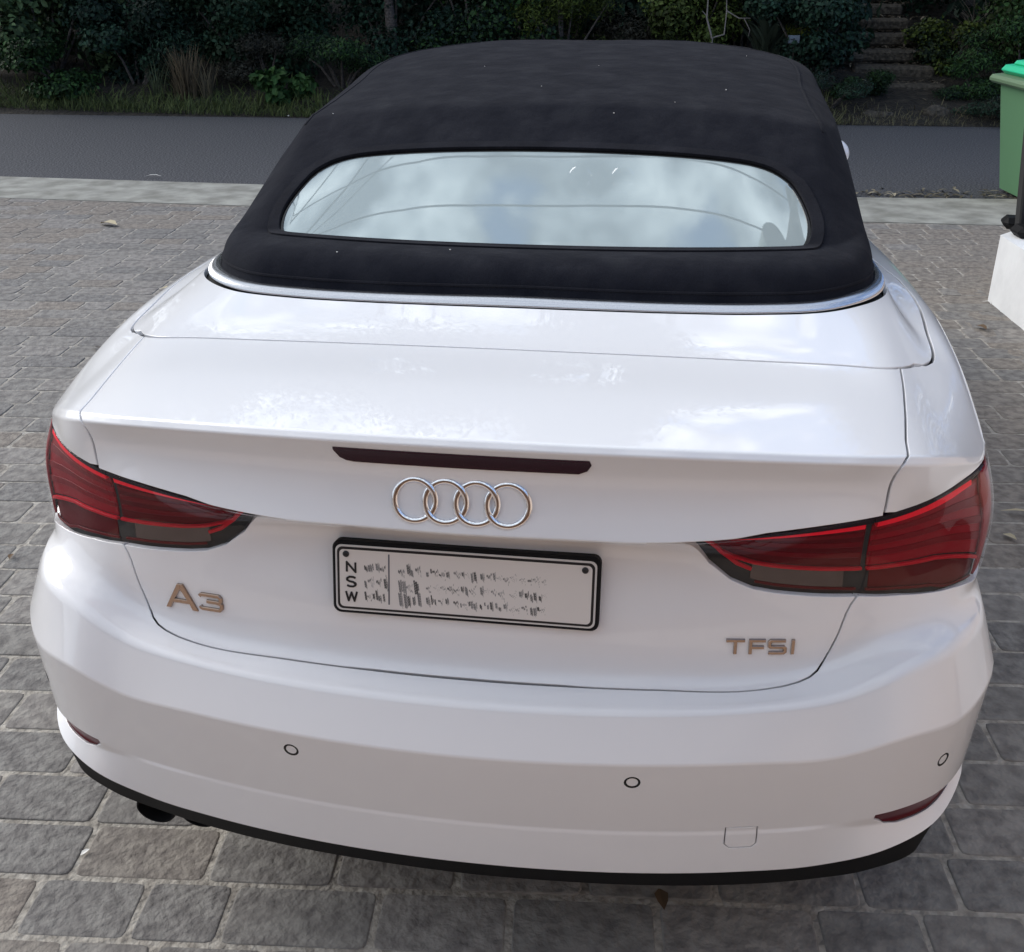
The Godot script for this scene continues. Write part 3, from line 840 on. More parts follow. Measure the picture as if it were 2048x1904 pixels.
	for w in [[-0.79, -0.985], [0.79, -0.985], [-0.79, -3.48], [0.79, -3.48]]:
		var s: float = signf(w[0])
		var xf := Transform3D(Basis(Vector3.FORWARD, s * PI / 2), Vector3(w[0], 0.315, w[1]))
		var st := begin()
		lathe(st, [Vector2(0.225, -0.1), Vector2(0.29, -0.105), Vector2(0.312, -0.085), Vector2(0.317, -0.04), Vector2(0.317, 0.04), Vector2(0.312, 0.068), Vector2(0.29, 0.08), Vector2(0.228, 0.075)], xf, 48)
		var tyre := put("wheel", st.commit(), mats.rubber, car)
		st = begin()
		lathe(st, [Vector2(0.228, 0.075), Vector2(0.222, 0.07), Vector2(0.215, 0.045), Vector2(0.21, -0.09)], xf, 48)
		lathe(st, [Vector2(0.065, 0.05), Vector2(0.055, 0.058), Vector2(0.0, 0.06)], xf, 24)
		for k in 10:
			var b := xf * Transform3D(Basis(Vector3.UP, TAU * k / 10.0 + 0.1 * (k % 2)), Vector3.ZERO)
			box(st, Vector3(0.04, 0.03, -0.013), Vector3(0.222, 0.055, 0.013), b, 0.004)
		put("rim", st.commit(), mats.alloy, tyre)
	for s in [-1.0, 1.0]:
		var st := begin()
		ellipsoid(st, Vector3(s * 0.855, 1.032, -2.83), Vector3(0.072, 0.058, 0.05))
		box(st, Vector3(minf(s * 0.76, s * 0.85), 0.96, -2.85), Vector3(maxf(s * 0.76, s * 0.85), 0.985, -2.80), Transform3D(), 0.008)
		put("wing_mirror", st.commit(), paint, car)
	# two round air vents on the dashboard, seen through the rear window
	for x in [-0.057, 0.102]:
		var vs_t := begin()
		lathe(vs_t, [Vector2(0.043, -0.02), Vector2(0.045, 0.006), Vector2(0.041, 0.012), Vector2(0.034, 0.008), Vector2(0.032, -0.01), Vector2(0.012, -0.01), Vector2(0.010, 0.004), Vector2(0.0, 0.005)], Transform3D(Basis(Vector3.RIGHT, PI / 2), Vector3(x, 0.948, -2.72)), 28)
		put("air_vent", vs_t.commit(), mats.chrome, car)
	put("dashboard", box_mesh(Vector3(-0.64, 0.72, -3.05), Vector3(0.64, 1.0, -2.73), 0.06), mats.lining, car)
	put("cabin_floor", box_mesh(Vector3(-0.7, 0.3, -3.0), Vector3(0.7, 0.36, -1.2), 0.02), mats.lining, car)
	for x in [-0.36, 0.36]:
		for z in [-2.15, -1.35]:
			var st := begin()
			var tilt := Transform3D(Basis(Vector3.RIGHT, 0.3), Vector3(x, 0.5, z))
			box(st, Vector3(-0.24, 0.0, -0.5), Vector3(0.24, 0.14, 0.02), Transform3D(Basis(), Vector3(x, 0.45, z)), 0.05)
			box(st, Vector3(-0.24, 0.0, -0.06), Vector3(0.24, 0.55, 0.06), tilt, 0.05)
			box(st, Vector3(-0.13, 0.57, -0.05), Vector3(0.13, 0.74, 0.05), tilt, 0.04)
			put("seat", st.commit(), mats.leather, car)

func ellipsoid(st: SurfaceTool, c: Vector3, r: Vector3, n := 18) -> void:
	for i in n:
		for k in n * 2:
			var p := []
			for q in [[i, k], [i + 1, k], [i + 1, k + 1], [i, k + 1]]:
				var a: float = PI * q[0] / n
				var b: float = PI * q[1] / n
				var d := Vector3(sin(a) * cos(b), cos(a), sin(a) * sin(b))
				p.append([c + d * r, (d / r).normalized()])
			tri(st, p[0][0], p[1][0], p[2][0], p[0][1], p[1][1], p[2][1])
			tri(st, p[0][0], p[2][0], p[3][0], p[0][1], p[2][1], p[3][1])

func frame_on(x: float, y: float, z: float, up: Vector3, out: Vector3) -> Transform3D:
	var zz := out.normalized()
	var xx := up.cross(zz).normalized()
	return Transform3D(Basis(xx, zz.cross(xx), zz), Vector3(x, y, z))

func skin_frame(x: float, y: float, v0: float) -> Transform3D:
	# the tangent frame of the tail where it has this x and y
	var t := x / 0.15
	var v := v0
	for k in 40:
		var p := at_skin(t, v)
		var a := (at_skin(t + 0.01, v) - p) / 0.01
		var b := (at_skin(t, v + 0.01) - p) / 0.01
		var det := a.x * b.y - a.y * b.x
		if absf(det) < 1e-9: break
		t += ((x - p.x) * b.y - (y - p.y) * b.x) / det * 0.7
		v += (a.x * (y - p.y) - a.y * (x - p.x)) / det * 0.7
	var q := at_skin(t, v)
	var n := (at_skin(t + 0.02, v) - at_skin(t - 0.02, v)).cross(at_skin(t, v + 0.02) - at_skin(t, v - 0.02)).normalized()
	return frame_on(q.x, q.y, q.z, Vector3.UP, n)

func make_badges(car: Node3D) -> void:
	# four interlocked rings
	var f := skin_frame(0.0, 0.955, 9.5)
	var bob := Transform3D(f.basis, f.origin)
	for k in 4:
		var cx := (k - 1.5) * 0.0468
		var st := begin()
		var n := 56
		var m := 12
		var rr := 0.0315
		for i in n:
			for j in m:
				var p := []
				for q in [[i, j], [i + 1, j], [i + 1, j + 1], [i, j + 1]]:
					var a: float = TAU * q[0] / n
					var b: float = TAU * q[1] / m
					var d := Vector3(cos(a), sin(a), 0)
					# the panel is bowed sideways: follow it
					var lift := 0.0028 - 0.24 * pow(cx + cos(a) * rr, 2.0)
					# over and under where neighbours cross
					lift += 0.0016 * sin(a) * (1.0 if cos(a) > 0.0 else -1.0) * minf(1.0, absf(cos(a)) * 2.0)
					var nn := d * cos(b) / 0.0052 + Vector3(0, 0, sin(b) / 0.0040)
					p.append([bob * (Vector3(cx, 0, lift) + d * (rr + 0.0052 * cos(b)) + Vector3(0, 0, 0.0040 * sin(b))), bob.basis * nn.normalized()])
				tri(st, p[0][0], p[1][0], p[2][0], p[0][1], p[1][1], p[2][1])
				tri(st, p[0][0], p[2][0], p[3][0], p[0][1], p[2][1], p[3][1])
		put("emblem_ring", st.commit(), mats.chrome, car)
	# model lettering, left
	f = skin_frame(-0.4945, 0.718, 7.3)
	var st := begin()
	var A := PackedVector2Array([Vector2(-0.032, -0.0235), Vector2(-0.0225, -0.0235), Vector2(-0.0175, -0.0125), Vector2(0.0135, -0.0125), Vector2(0.0185, -0.0235), Vector2(0.029, -0.0235), Vector2(0.0035, 0.0235), Vector2(-0.0065, 0.0235)])
	var hole := PackedVector2Array([Vector2(-0.0135, -0.0055), Vector2(-0.0018, 0.0135), Vector2(0.0098, -0.0055)])
	# cut the letter in two so that neither half has a hole in it
	for half in [PackedVector2Array([Vector2(-0.1, -0.1), Vector2(-0.0018, -0.1), Vector2(-0.0018, 0.1), Vector2(-0.1, 0.1)]), PackedVector2Array([Vector2(-0.0018, -0.1), Vector2(0.1, -0.1), Vector2(0.1, 0.1), Vector2(-0.0018, 0.1)])]:
		for piece in Geometry2D.intersect_polygons(A, half):
			extrude(st, Geometry2D.clip_polygons(piece, hole), 0.0045, f, 0.0009)
	put("badge_letter", st.commit(), mats.badge_metal, car)
	f = skin_frame(-0.4395, 0.7155, 7.3)
	st = begin()
	extrude(st, strokes([[Vector2(-0.0215, 0.009), Vector2(-0.0185, 0.0125), Vector2(0.014, 0.0125), Vector2(0.0175, 0.009), Vector2(0.0175, 0.003), Vector2(0.0145, 0.0005), Vector2(-0.009, 0.0005)], [Vector2(0.0125, 0.0003), Vector2(0.0185, -0.003), Vector2(0.0185, -0.0095), Vector2(0.0145, -0.0135), Vector2(-0.0185, -0.0135), Vector2(-0.022, -0.0095)]], 0.0062), 0.0045, f, 0.0009)
	put("badge_letter", st.commit(), mats.badge_metal, car)
	# engine lettering, right
	var letters := [
		[0.4215, [[Vector2(-0.0145, 0.0105), Vector2(0.0145, 0.0105)], [Vector2(0, 0.0105), Vector2(0, -0.013)]]],
		[0.4555, [[Vector2(-0.0105, 0.0105), Vector2(0.0125, 0.0105)], [Vector2(-0.0105, 0.013), Vector2(-0.0105, -0.013)], [Vector2(-0.0105, -0.0012), Vector2(0.0105, -0.0012)]]],
		[0.4865, [[Vector2(0.0125, 0.0105), Vector2(-0.010, 0.0105), Vector2(-0.0125, 0.008), Vector2(-0.0125, 0.001), Vector2(-0.010, -0.0005), Vector2(0.010, -0.0005), Vector2(0.0125, -0.003), Vector2(0.0125, -0.0085), Vector2(0.010, -0.0108), Vector2(-0.013, -0.0108)]]],
		[0.5105, [[Vector2(0, 0.013), Vector2(0, -0.013)]]],
	]
	for l in letters:
		f = skin_frame(l[0], 0.7105, 7.3)
		st = begin()
		extrude(st, strokes(l[1], 0.0052, false), 0.004, f, 0.0008)
		put("badge_letter", st.commit(), mats.badge_metal, car)

func make_plate(car: Node3D) -> void:
	# lies on the lid between y 0.737 and 0.857
	var n := Vector3(0, sin(0.2), cos(0.2)).normalized()
	var f := frame_on(-0.004, 0.797, -0.060, Vector3.UP, n)
	var st := begin()
	extrude(st, [rounded(0.426, 0.122, 0.013)], 0.018, Transform3D(f.basis, f.origin - n * 0.012), 0.003)
	var plate := put("number_plate", st.commit(), mats.black_plastic, car)
	var pf := Transform3D(f.basis, f.origin + n * 0.0065)
	st = begin()
	extrude(st, [rounded(0.414, 0.110, 0.010)], 0.0016, pf, 0.0005)
	put("plate_edge", st.commit(), mats.plate_white, plate)
	st = begin()
	extrude(st, [rounded(0.408, 0.104, 0.009)], 0.0022, pf, 0.0003)
	put("plate_border", st.commit(), mats.plate_ink, plate)
	# the sheet carries print, so it gets plain UVs
	st = begin()
	var p := rounded(0.400, 0.096, 0.007)
	var t := Geometry2D.triangulate_polygon(p)
	for i in range(0, t.size(), 3):
		var idx := [t[i], t[i + 1], t[i + 2]]
		if (p[idx[1]] - p[idx[0]]).cross(p[idx[2]] - p[idx[0]]) > 0.0: idx = [t[i], t[i + 2], t[i + 1]]
		for k in idx:
			st.set_normal(n)
			st.set_uv(Vector2(p[k].x / 0.4 + 0.5, 0.5 - p[k].y / 0.096))
			st.add_vertex(pf * v3(p[k], 0.0026))
	put("plate_sheet", st.commit(), mats.plate_sheet, plate)
	var row := 0
	for ch in ["N", "S", "W"]:
		var w := 0.007
		var l := []
		if ch == "N": l = [[Vector2(-w, -0.008), Vector2(-w, 0.008), Vector2(w, -0.008), Vector2(w, 0.008)]]
		if ch == "S": l = [[Vector2(w, 0.0065), Vector2(0.003, 0.008), Vector2(-0.003, 0.008), Vector2(-w, 0.0055), Vector2(-w, 0.0025), Vector2(-0.003, 0.0005), Vector2(0.003, -0.0005), Vector2(w, -0.0025), Vector2(w, -0.0055), Vector2(0.003, -0.008), Vector2(-0.003, -0.008), Vector2(-w, -0.0065)]]
		if ch == "W": l = [[Vector2(-0.009, 0.008), Vector2(-0.0048, -0.0076), Vector2(0, 0.006), Vector2(0.0048, -0.0076), Vector2(0.009, 0.008)]]
		st = begin()
		extrude(st, strokes(l, 0.0032, ch == "S"), 0.0012, Transform3D(pf.basis, pf * Vector3(-0.181, 0.019 - 0.0245 * row, 0.0024)), 0.0002)
		put("plate_letter", st.commit(), mats.plate_ink, plate)
		row += 1
	for s in [-1.0, 1.0]:
		st = begin()
		lathe(st, [Vector2(0.0052, 0), Vector2(0.0052, 0.0015), Vector2(0.003, 0.003), Vector2(0, 0.0032)], Transform3D(pf.basis * Basis(Vector3.RIGHT, PI / 2), pf * Vector3(s * 0.189, 0.0405, 0.0024)), 16)
		put("plate_screw", st.commit(), mats.plate_ink, plate)

# ---------------------------------------------------------------- sky
func sky_image() -> Image:
	var w := 1600
	var h := 800
	var im := Image.create(w, h, false, Image.FORMAT_RGBF)
	var big := FastNoiseLite.new()
	big.noise_type = FastNoiseLite.TYPE_SIMPLEX_SMOOTH
	big.seed = 11
	big.frequency = 2.6
	big.fractal_octaves = 6
	var fine := FastNoiseLite.new()
	fine.noise_type = FastNoiseLite.TYPE_SIMPLEX_SMOOTH
	fine.seed = 5
	fine.frequency = 6.0
	fine.fractal_octaves = 5
	var cover := FastNoiseLite.new()
	cover.noise_type = FastNoiseLite.TYPE_SIMPLEX
	cover.seed = 23
	cover.frequency = 1.6
	cover.fractal_octaves = 3
	for y in h:
		var th := PI * (y + 0.5) / h
		for x in w:
			if y > h / 2:
				im.set_pixel(x, y, Color(0.2, 0.2, 0.21))
				continue
			var ph := TAU * ((x + 0.5) / w - 0.5)
			var d := Vector3(sin(th) * sin(ph), cos(th), -sin(th) * cos(ph))
			# clouds lie on a flat layer: look them up where the ray meets it
			var up := maxf(d.y, 0.0) + 0.12
			var p := Vector3(d.x, 0.0, d.z) / up
			# streaks run with the wind
			var q := Vector3(p.x * 2.6 + p.z * 0.5, 0.0, p.z * 3.6 - p.x * 0.5)
			var a := big.get_noise_3d(q.x, 0.0, q.z)
			var b := fine.get_noise_3d(q.x, 3.0, q.z)
			var c := cover.get_noise_3d(q.x, 7.0, q.z)
			var cloud := smoothstep(-0.20, 0.16, c * 0.7 + a * 0.45 + b * 0.15 + 0.10 + clampf(p.x * 1.5 + 0.34, -0.30, 0.35))
			var blue := Vector3(0.18, 0.36, 0.72) * (0.72 + 0.5 * (1.0 - maxf(d.y, 0.0)))
			var shade := clampf(0.52 + a * 1.05 + b * 0.45, 0.12, 1.2)
			var white := Vector3(0.96, 1.05, 1.16).lerp(Vector3(1.38, 1.36, 1.33), clampf(shade, 0.0, 1.0)) * (0.20 + 1.0 * shade)
			var col := blue.lerp(white, cloud)
			if d.y < 0.0: col = Vector3(0.25, 0.25, 0.26)
			col *= Vector3(0.75, 0.80, 0.87)
			im.set_pixel(x, y, Color(col.x, col.y, col.z))
	return im

# ---------------------------------------------------------------- materials of the place
func make_materials() -> void:
	mats.paint = mat(lin(0.80, 0.80, 0.815), 0.38, 0.0, 1.0)
	mats.black_plastic = mat(lin(0.012, 0.012, 0.013), 0.55)
	mats.black_gloss = mat(lin(0.006, 0.006, 0.006), 0.12)
	mats.lining = mat(lin(0.012, 0.012, 0.013), 0.9)
	mats.rubber = mat(lin(0.018, 0.018, 0.019), 0.85)
	mats.leather = mat(lin(0.02, 0.02, 0.022), 0.6)
	mats.alloy = mat(lin(0.55, 0.56, 0.58), 0.3, 0.9)
	mats.chrome = mat(lin(0.85, 0.86, 0.88), 0.06, 1.0)
	mats.badge_metal = mat(lin(0.34, 0.26, 0.21), 0.12, 1.0)
	mats.black_plastic.metallic_specular = 0.2
	mats.satin_chrome = mat(lin(0.60, 0.61, 0.64), 0.24, 1.0)
	mats.reflector = mat(lin(0.085, 0.002, 0.008), 0.3)
	mats.reflector.metallic_specular = 0.3
	# woven cloth with a little sheen, faded and dusty in patches
	var sag := noise_tex(1024, 0.010, null, FastNoiseLite.TYPE_SIMPLEX_SMOOTH, 8, 44)
	for k in 2:
		var m := mat(Color.WHITE, 0.95)
		m.albedo_texture = noise_tex(512, 0.012, ramp([[0.25, lin(0.0130, 0.0145, 0.0215)], [0.55, lin(0.0180, 0.0195, 0.0270)], [0.85, lin(0.0260, 0.0275, 0.0350)]]) if k == 0 else ramp([[0.3, lin(0.020, 0.021, 0.027)], [0.8, lin(0.028, 0.029, 0.037)]]), FastNoiseLite.TYPE_SIMPLEX_SMOOTH, 6, 4)
		m.uv1_triplanar = true
		m.uv1_scale = Vector3.ONE * 1.3
		m.metallic_specular = 0.12
		m.rim_enabled = true
		m.rim = 0.05
		m.rim_tint = 0.3
		m.heightmap_enabled = true
		m.heightmap_texture = sag
		m.heightmap_scale = 0.25
		m.detail_enabled = true
		m.detail_blend_mode = BaseMaterial3D.BLEND_MODE_MUL
		m.detail_uv_layer = BaseMaterial3D.DETAIL_UV_2
		m.detail_albedo = noise_tex(512, 0.45, ramp([[0.2, Color(0.72, 0.72, 0.72)], [0.8, Color(1, 1, 1)]]), FastNoiseLite.TYPE_VALUE, 2, 12)
		m.uv2_triplanar = true
		m.uv2_scale = Vector3.ONE * 5.0
		mats["canvas" if k == 0 else "canvas_welt"] = m
	# coated glass: partly mirrors the sky, dimly shows the cabin
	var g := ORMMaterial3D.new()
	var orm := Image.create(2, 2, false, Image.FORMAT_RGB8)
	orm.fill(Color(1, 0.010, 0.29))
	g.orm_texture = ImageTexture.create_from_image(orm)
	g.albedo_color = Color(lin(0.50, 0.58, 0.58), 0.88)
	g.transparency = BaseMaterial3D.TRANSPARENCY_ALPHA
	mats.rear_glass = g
	var cg := mat(Color(0.6, 0.65, 0.65, 0.35), 0.02)
	cg.transparency = BaseMaterial3D.TRANSPARENCY_ALPHA
	mats.clear_glass = cg
	var lens := mat(Color(0, 0, 0, 0.0), 0.02)
	lens.transparency = BaseMaterial3D.TRANSPARENCY_ALPHA
	lens.metallic_specular = 0.36
	mats.lens = lens
	mats.lamp_dark = mat(lin(0.034, 0.0012, 0.004), 0.4)
	mats.lamp_smoke = mat(lin(0.010, 0.004, 0.009), 0.3)
	mats.lamp_bright = mat(lin(0.95, 0.012, 0.035), 0.4)
	mats.lamp_red = mat(lin(0.23, 0.002, 0.010), 0.3, 0.1)
	mats.lamp_red_deep = mat(lin(0.085, 0.001, 0.004), 0.3, 0.1)
	mats.lamp_rib_in = mat(lin(0.125, 0.0014, 0.006), 0.3)
	mats.lamp_rib_out = mat(lin(0.15, 0.0016, 0.007), 0.3)
	mats.lamp_rim = mat(lin(0.42, 0.007, 0.018), 0.3)
	mats.lamp_clear = mat(lin(0.065, 0.05, 0.05), 0.15, 0.6)
	mats.brake_lens = mat(lin(0.026, 0.0018, 0.009), 0.25)
	mats.brake_lens.metallic_specular = 0.4
	for k in ["lamp_dark", "lamp_smoke", "lamp_bright", "lamp_red", "lamp_red_deep", "lamp_rim", "lamp_rib_in", "lamp_rib_out"]: mats[k].metallic_specular = 0.15
	mats.plate_white = mat(lin(0.62, 0.60, 0.58), 0.4)
	mats.plate_ink = mat(lin(0.010, 0.010, 0.012), 0.45)
	# the plate's print: smeared, unreadable marks
	var im := Image.create(800, 192, false, Image.FORMAT_RGB8)
	im.fill(lin(0.70, 0.655, 0.62))
	var r := RandomNumberGenerator.new()
	r.seed = 77
	im.fill_rect(Rect2i(158, 8, 5, 168), lin(0.10, 0.10, 0.12))
	for row in 3:
		var y0: int = [56, 106, 152][row]
		for seg in [[80, 152, 34], [190, 256, 42], [280, 352, 32], [368, 440, 30], [452, 530, 27], [545, 650, 24]]:
			var x := float(seg[0])
			if row == 2 and seg[0] == 196: x = 172.0
			while x < seg[1]:
				var ww := r.randi_range(4, 13)
				var hh := int(seg[2] * (r.randf_range(0.5, 1.2) if r.randf() < 0.6 else r.randf_range(0.15, 0.35)))
				if hh < seg[2] * 0.4: ww += 10
				var off := r.randi_range(-6, 6) + int((seg[0] - 84) * 0.012)
				var ink := r.randf_range(0.015, 0.16)
				for k in ww:
					var top := y0 - hh / 2 + off + int(k * r.randf_range(-0.8, 1.2))
					for yy in hh:
						var xx := int(x) + k + int(yy * 0.12)
						if xx < 800 and top + yy >= 0 and top + yy < 192:
							var edge := minf(1.0, minf(yy, hh - yy) / 3.0)
							var old := im.get_pixel(xx, top + yy)
							im.set_pixel(xx, top + yy, old.lerp(lin(ink, ink, ink * 1.02), edge * 0.85))
				x += ww + r.randi_range(1, 7)
	mats.plate_sheet = mat(Color.WHITE, 0.42)
	mats.plate_sheet.albedo_texture = ImageTexture.create_from_image(im)
	# stone-faced pavers in a few tones that share the same relief
	var bump := noise_tex(1024, 0.034, null, FastNoiseLite.TYPE_SIMPLEX_SMOOTH, 7, 31)
	var blotch := noise_tex(1024, 0.016, ramp([[0.10, Color(0.78, 0.775, 0.775)], [0.40, Color(0.89, 0.885, 0.88)], [0.62, Color(0.97, 0.97, 0.96)], [0.80, Color(1, 1, 0.99)]]), FastNoiseLite.TYPE_SIMPLEX_SMOOTH, 7, 3)
	var tones := [[0.252, 0.238, 0.226], [0.232, 0.221, 0.211], [0.268, 0.252, 0.240], [0.245, 0.222, 0.202], [0.218, 0.209, 0.203], [0.258, 0.230, 0.206]]
	mats.pavers = []
	for k in 6:
		var m := world_mat(blotch, 0.9 + 0.07 * k, bump, 0.42, 0.88, lin(tones[k][0], tones[k][1], tones[k][2]))
		m.uv1_offset = Vector3(0.37 * k, 0.0, 0.61 * k)
		m.metallic_specular = 0.35
		mats.pavers.append(m)
	var sand := noise_tex(512, 0.03, ramp([[0.2, lin(0.22, 0.20, 0.175)], [0.55, lin(0.32, 0.295, 0.26)], [0.85, lin(0.40, 0.375, 0.335)]]), FastNoiseLite.TYPE_SIMPLEX_SMOOTH, 6, 9)
	mats.mortar = world_mat(sand, 1.6, noise_tex(512, 0.05, null, FastNoiseLite.TYPE_SIMPLEX_SMOOTH, 5, 14), 0.5, 0.95)
	mats.concrete = world_mat(noise_tex(1024, 0.010, ramp([[0.15, lin(0.20, 0.195, 0.17)], [0.5, lin(0.28, 0.275, 0.245)], [0.85, lin(0.36, 0.355, 0.315)]]), FastNoiseLite.TYPE_SIMPLEX_SMOOTH, 7, 41), 0.35, noise_tex(512, 0.06, null, FastNoiseLite.TYPE_SIMPLEX_SMOOTH, 4, 15), 0.2, 0.9)
	mats.asphalt = world_mat(noise_tex(1024, 0.11, ramp([[0.2, lin(0.018, 0.019, 0.023)], [0.5, lin(0.056, 0.057, 0.065)], [0.8, lin(0.115, 0.117, 0.128)]]), FastNoiseLite.TYPE_SIMPLEX_SMOOTH, 6, 17), 0.45, noise_tex(512, 0.12, null, FastNoiseLite.TYPE_SIMPLEX_SMOOTH, 3, 18), 0.9, 0.92)
	mats.soil = world_mat(noise_tex(512, 0.02, ramp([[0.2, lin(0.008, 0.0065, 0.0045)], [0.6, lin(0.020, 0.016, 0.011)], [0.9, lin(0.042, 0.034, 0.024)]]), FastNoiseLite.TYPE_SIMPLEX_SMOOTH, 6, 19), 0.6, noise_tex(512, 0.05, null, FastNoiseLite.TYPE_SIMPLEX_SMOOTH, 5, 20), 2.0, 1.0)
	mats.render_white = world_mat(noise_tex(512, 0.012, ramp([[0.1, lin(0.66, 0.67, 0.68)], [0.7, lin(0.76, 0.77, 0.78)]]), FastNoiseLite.TYPE_SIMPLEX_SMOOTH, 6, 22), 0.5, noise_tex(512, 0.08, null, FastNoiseLite.TYPE_SIMPLEX_SMOOTH, 3, 25), 0.08, 0.8)
	mats.brown_wood = world_mat(noise_tex(512, 0.02, ramp([[0.2, lin(0.12, 0.062, 0.034)], [0.8, lin(0.20, 0.105, 0.058)]]), FastNoiseLite.TYPE_SIMPLEX_SMOOTH, 5, 27), 0.6, null, 0.0, 0.6)
	mats.house_wall = world_mat(noise_tex(256, 0.03, ramp([[0.2, lin(0.52, 0.42, 0.35)], [0.8, lin(0.62, 0.52, 0.45)]]), FastNoiseLite.TYPE_SIMPLEX_SMOOTH, 5, 28), 0.6, null, 0.0, 0.85)
	mats.terracotta = world_mat(noise_tex(512, 0.02, ramp([[0.2, lin(0.44, 0.34, 0.27)], [0.8, lin(0.58, 0.47, 0.39)]]), FastNoiseLite.TYPE_SIMPLEX_SMOOTH, 5, 36), 0.5, null, 0.0, 0.8)
	mats.eave = mat(lin(0.72, 0.69, 0.66), 0.8)
	mats.sandstone = world_mat(noise_tex(512, 0.03, ramp([[0.2, lin(0.030, 0.026, 0.020)], [0.8, lin(0.105, 0.09, 0.07)]]), FastNoiseLite.TYPE_SIMPLEX_SMOOTH, 6, 29), 1.0, noise_tex(512, 0.04, null, FastNoiseLite.TYPE_SIMPLEX_SMOOTH, 5, 30), 1.5, 0.95)
	mats.bark = world_mat(noise_tex(512, 0.03, ramp([[0.2, lin(0.045, 0.038, 0.034)], [0.8, lin(0.13, 0.115, 0.105)]]), FastNoiseLite.TYPE_SIMPLEX_SMOOTH, 5, 33), 1.5, noise_tex(512, 0.05, null, FastNoiseLite.TYPE_SIMPLEX_SMOOTH, 4, 34), 1.5, 0.95)
	mats.twig = mat(lin(0.22, 0.20, 0.19), 0.9)
	mats.bin_green = mat(lin(0.115, 0.25, 0.13), 0.5)
	mats.bin_rim = mat(lin(0.14, 0.22, 0.13), 0.5)
	mats.lid_green = mat(lin(0.03, 0.56, 0.30), 0.35)
	mats.sign_grey = mat(lin(0.13, 0.17, 0.22), 0.5)
	mats.white_bit = mat(lin(0.7, 0.69, 0.66), 0.8)
	mats.dead_leaf = mat(lin(0.10, 0.06, 0.03), 0.85)
	mats.straw = mat(lin(0.42, 0.36, 0.24), 0.85)
	mats.transformer = mat(lin(0.10, 0.13, 0.11), 0.5)
	mats.cable = mat(lin(0.01, 0.01, 0.011), 0.6)
	# leaves: one white base, tinted copy by copy
	var leaf := mat(Color.WHITE, 0.6)
	leaf.metallic_specular = 0.28
	leaf.vertex_color_use_as_albedo = true
	leaf.backlight_enabled = true
	leaf.backlight = Color(0.30, 0.38, 0.16)
	mats.leaf = leaf
	var dry := mat(Color.WHITE, 0.85)
	dry.vertex_color_use_as_albedo = true
	mats.blade = dry

# ---------------------------------------------------------------- paving
const PAVE_TURN := -0.08849

func pave(u: float, w: float) -> Vector2:
	var c := cos(PAVE_TURN)
	var s := sin(PAVE_TURN)
	return Vector2(u * c - w * s, u * s + w * c)

func screen_size(p: Vector3) -> float:
	# how large a metre at p shows; 0 outside the frame
	var q := cam_xf.affine_inverse() * p
	if q.z > -0.2: return 0.0
	var k := 1.10753
	var x := q.x / -q.z * k * 2.0
	var y := q.y / -q.z * k * 2.0
	k = 1.10753
	if absf(q.x / -q.z) > 0.516 or absf(q.y / -q.z) > 0.482: return 0.0
	return 1000.0 / (q.z * q.z)

func paver_shape(st: SurfaceTool, poly: PackedVector2Array, y: float, tilt: Vector2) -> void:
	# rounded corners, a soft rim and a slightly uneven top
	var p := poly
	if area(p) < 0.0:
		p = p.duplicate()
		p.reverse()
	var n := p.size()
	var mid := Vector2.ZERO
	for q in p: mid += q
	mid /= n
	var top := []
	var rim := []
	var low := []
	for i in n:
		var d := (p[i] - mid).normalized()
		var h := y + tilt.dot(p[i] - mid)
		low.append(Vector3(p[i].x, -0.012, p[i].y))
		rim.append(Vector3(p[i].x, h - 0.0026, p[i].y))
		var q := p[i] - d * 0.005
		top.append(Vector3(q.x, h, q.y))
	var c := Vector3(mid.x, y + 0.0012, mid.y)
	for i in n:
		var j := (i + 1) % n
		var e := (p[j] - p[i]).normalized()
		var o := Vector3(e.y, 0, -e.x)
		tri(st, c, top[i], top[j], Vector3.UP, Vector3.UP, Vector3.UP)
		var b := (o + Vector3.UP * 0.8).normalized()
		tri(st, rim[i], rim[j], top[j], b, b, Vector3.UP)
		tri(st, rim[i], top[j], top[i], b, Vector3.UP, Vector3.UP)
		quad(st, low[i], low[j], rim[j], rim[i], o)

func rounded_ring(poly: PackedVector2Array, r: float) -> PackedVector2Array:
	var out := PackedVector2Array()
	var n := poly.size()
	for i in n:
		var a := poly[(i + n - 1) % n]
		var b := poly[i]
		var c := poly[(i + 1) % n]
		var ra := minf(r, a.distance_to(b) * 0.4)
		var rc := minf(r, c.distance_to(b) * 0.4)
		var p0 := b + (a - b).normalized() * ra
		var p2 := b + (c - b).normalized() * rc
		out.append(p0)
		out.append(p0.lerp(b, 0.5).lerp(b.lerp(p2, 0.5), 0.5))
		out.append(p2)
	return out

var stain := FastNoiseLite.new()

func tone_at(c: Vector2, r: RandomNumberGenerator) -> int:
	# patches of warmer, browner stone on the right, greyer on the left
	stain.frequency = 0.35
	stain.seed = 8
	var warm := stain.get_noise_2d(c.x, c.y) + (0.35 if c.x > 1.1 and c.y < -1.6 else -0.25) + r.randf_range(-0.3, 0.3)
	if warm > 0.1: return [3, 5][r.randi() % 2]
	return [0, 1, 2, 4][r.randi() % 4]

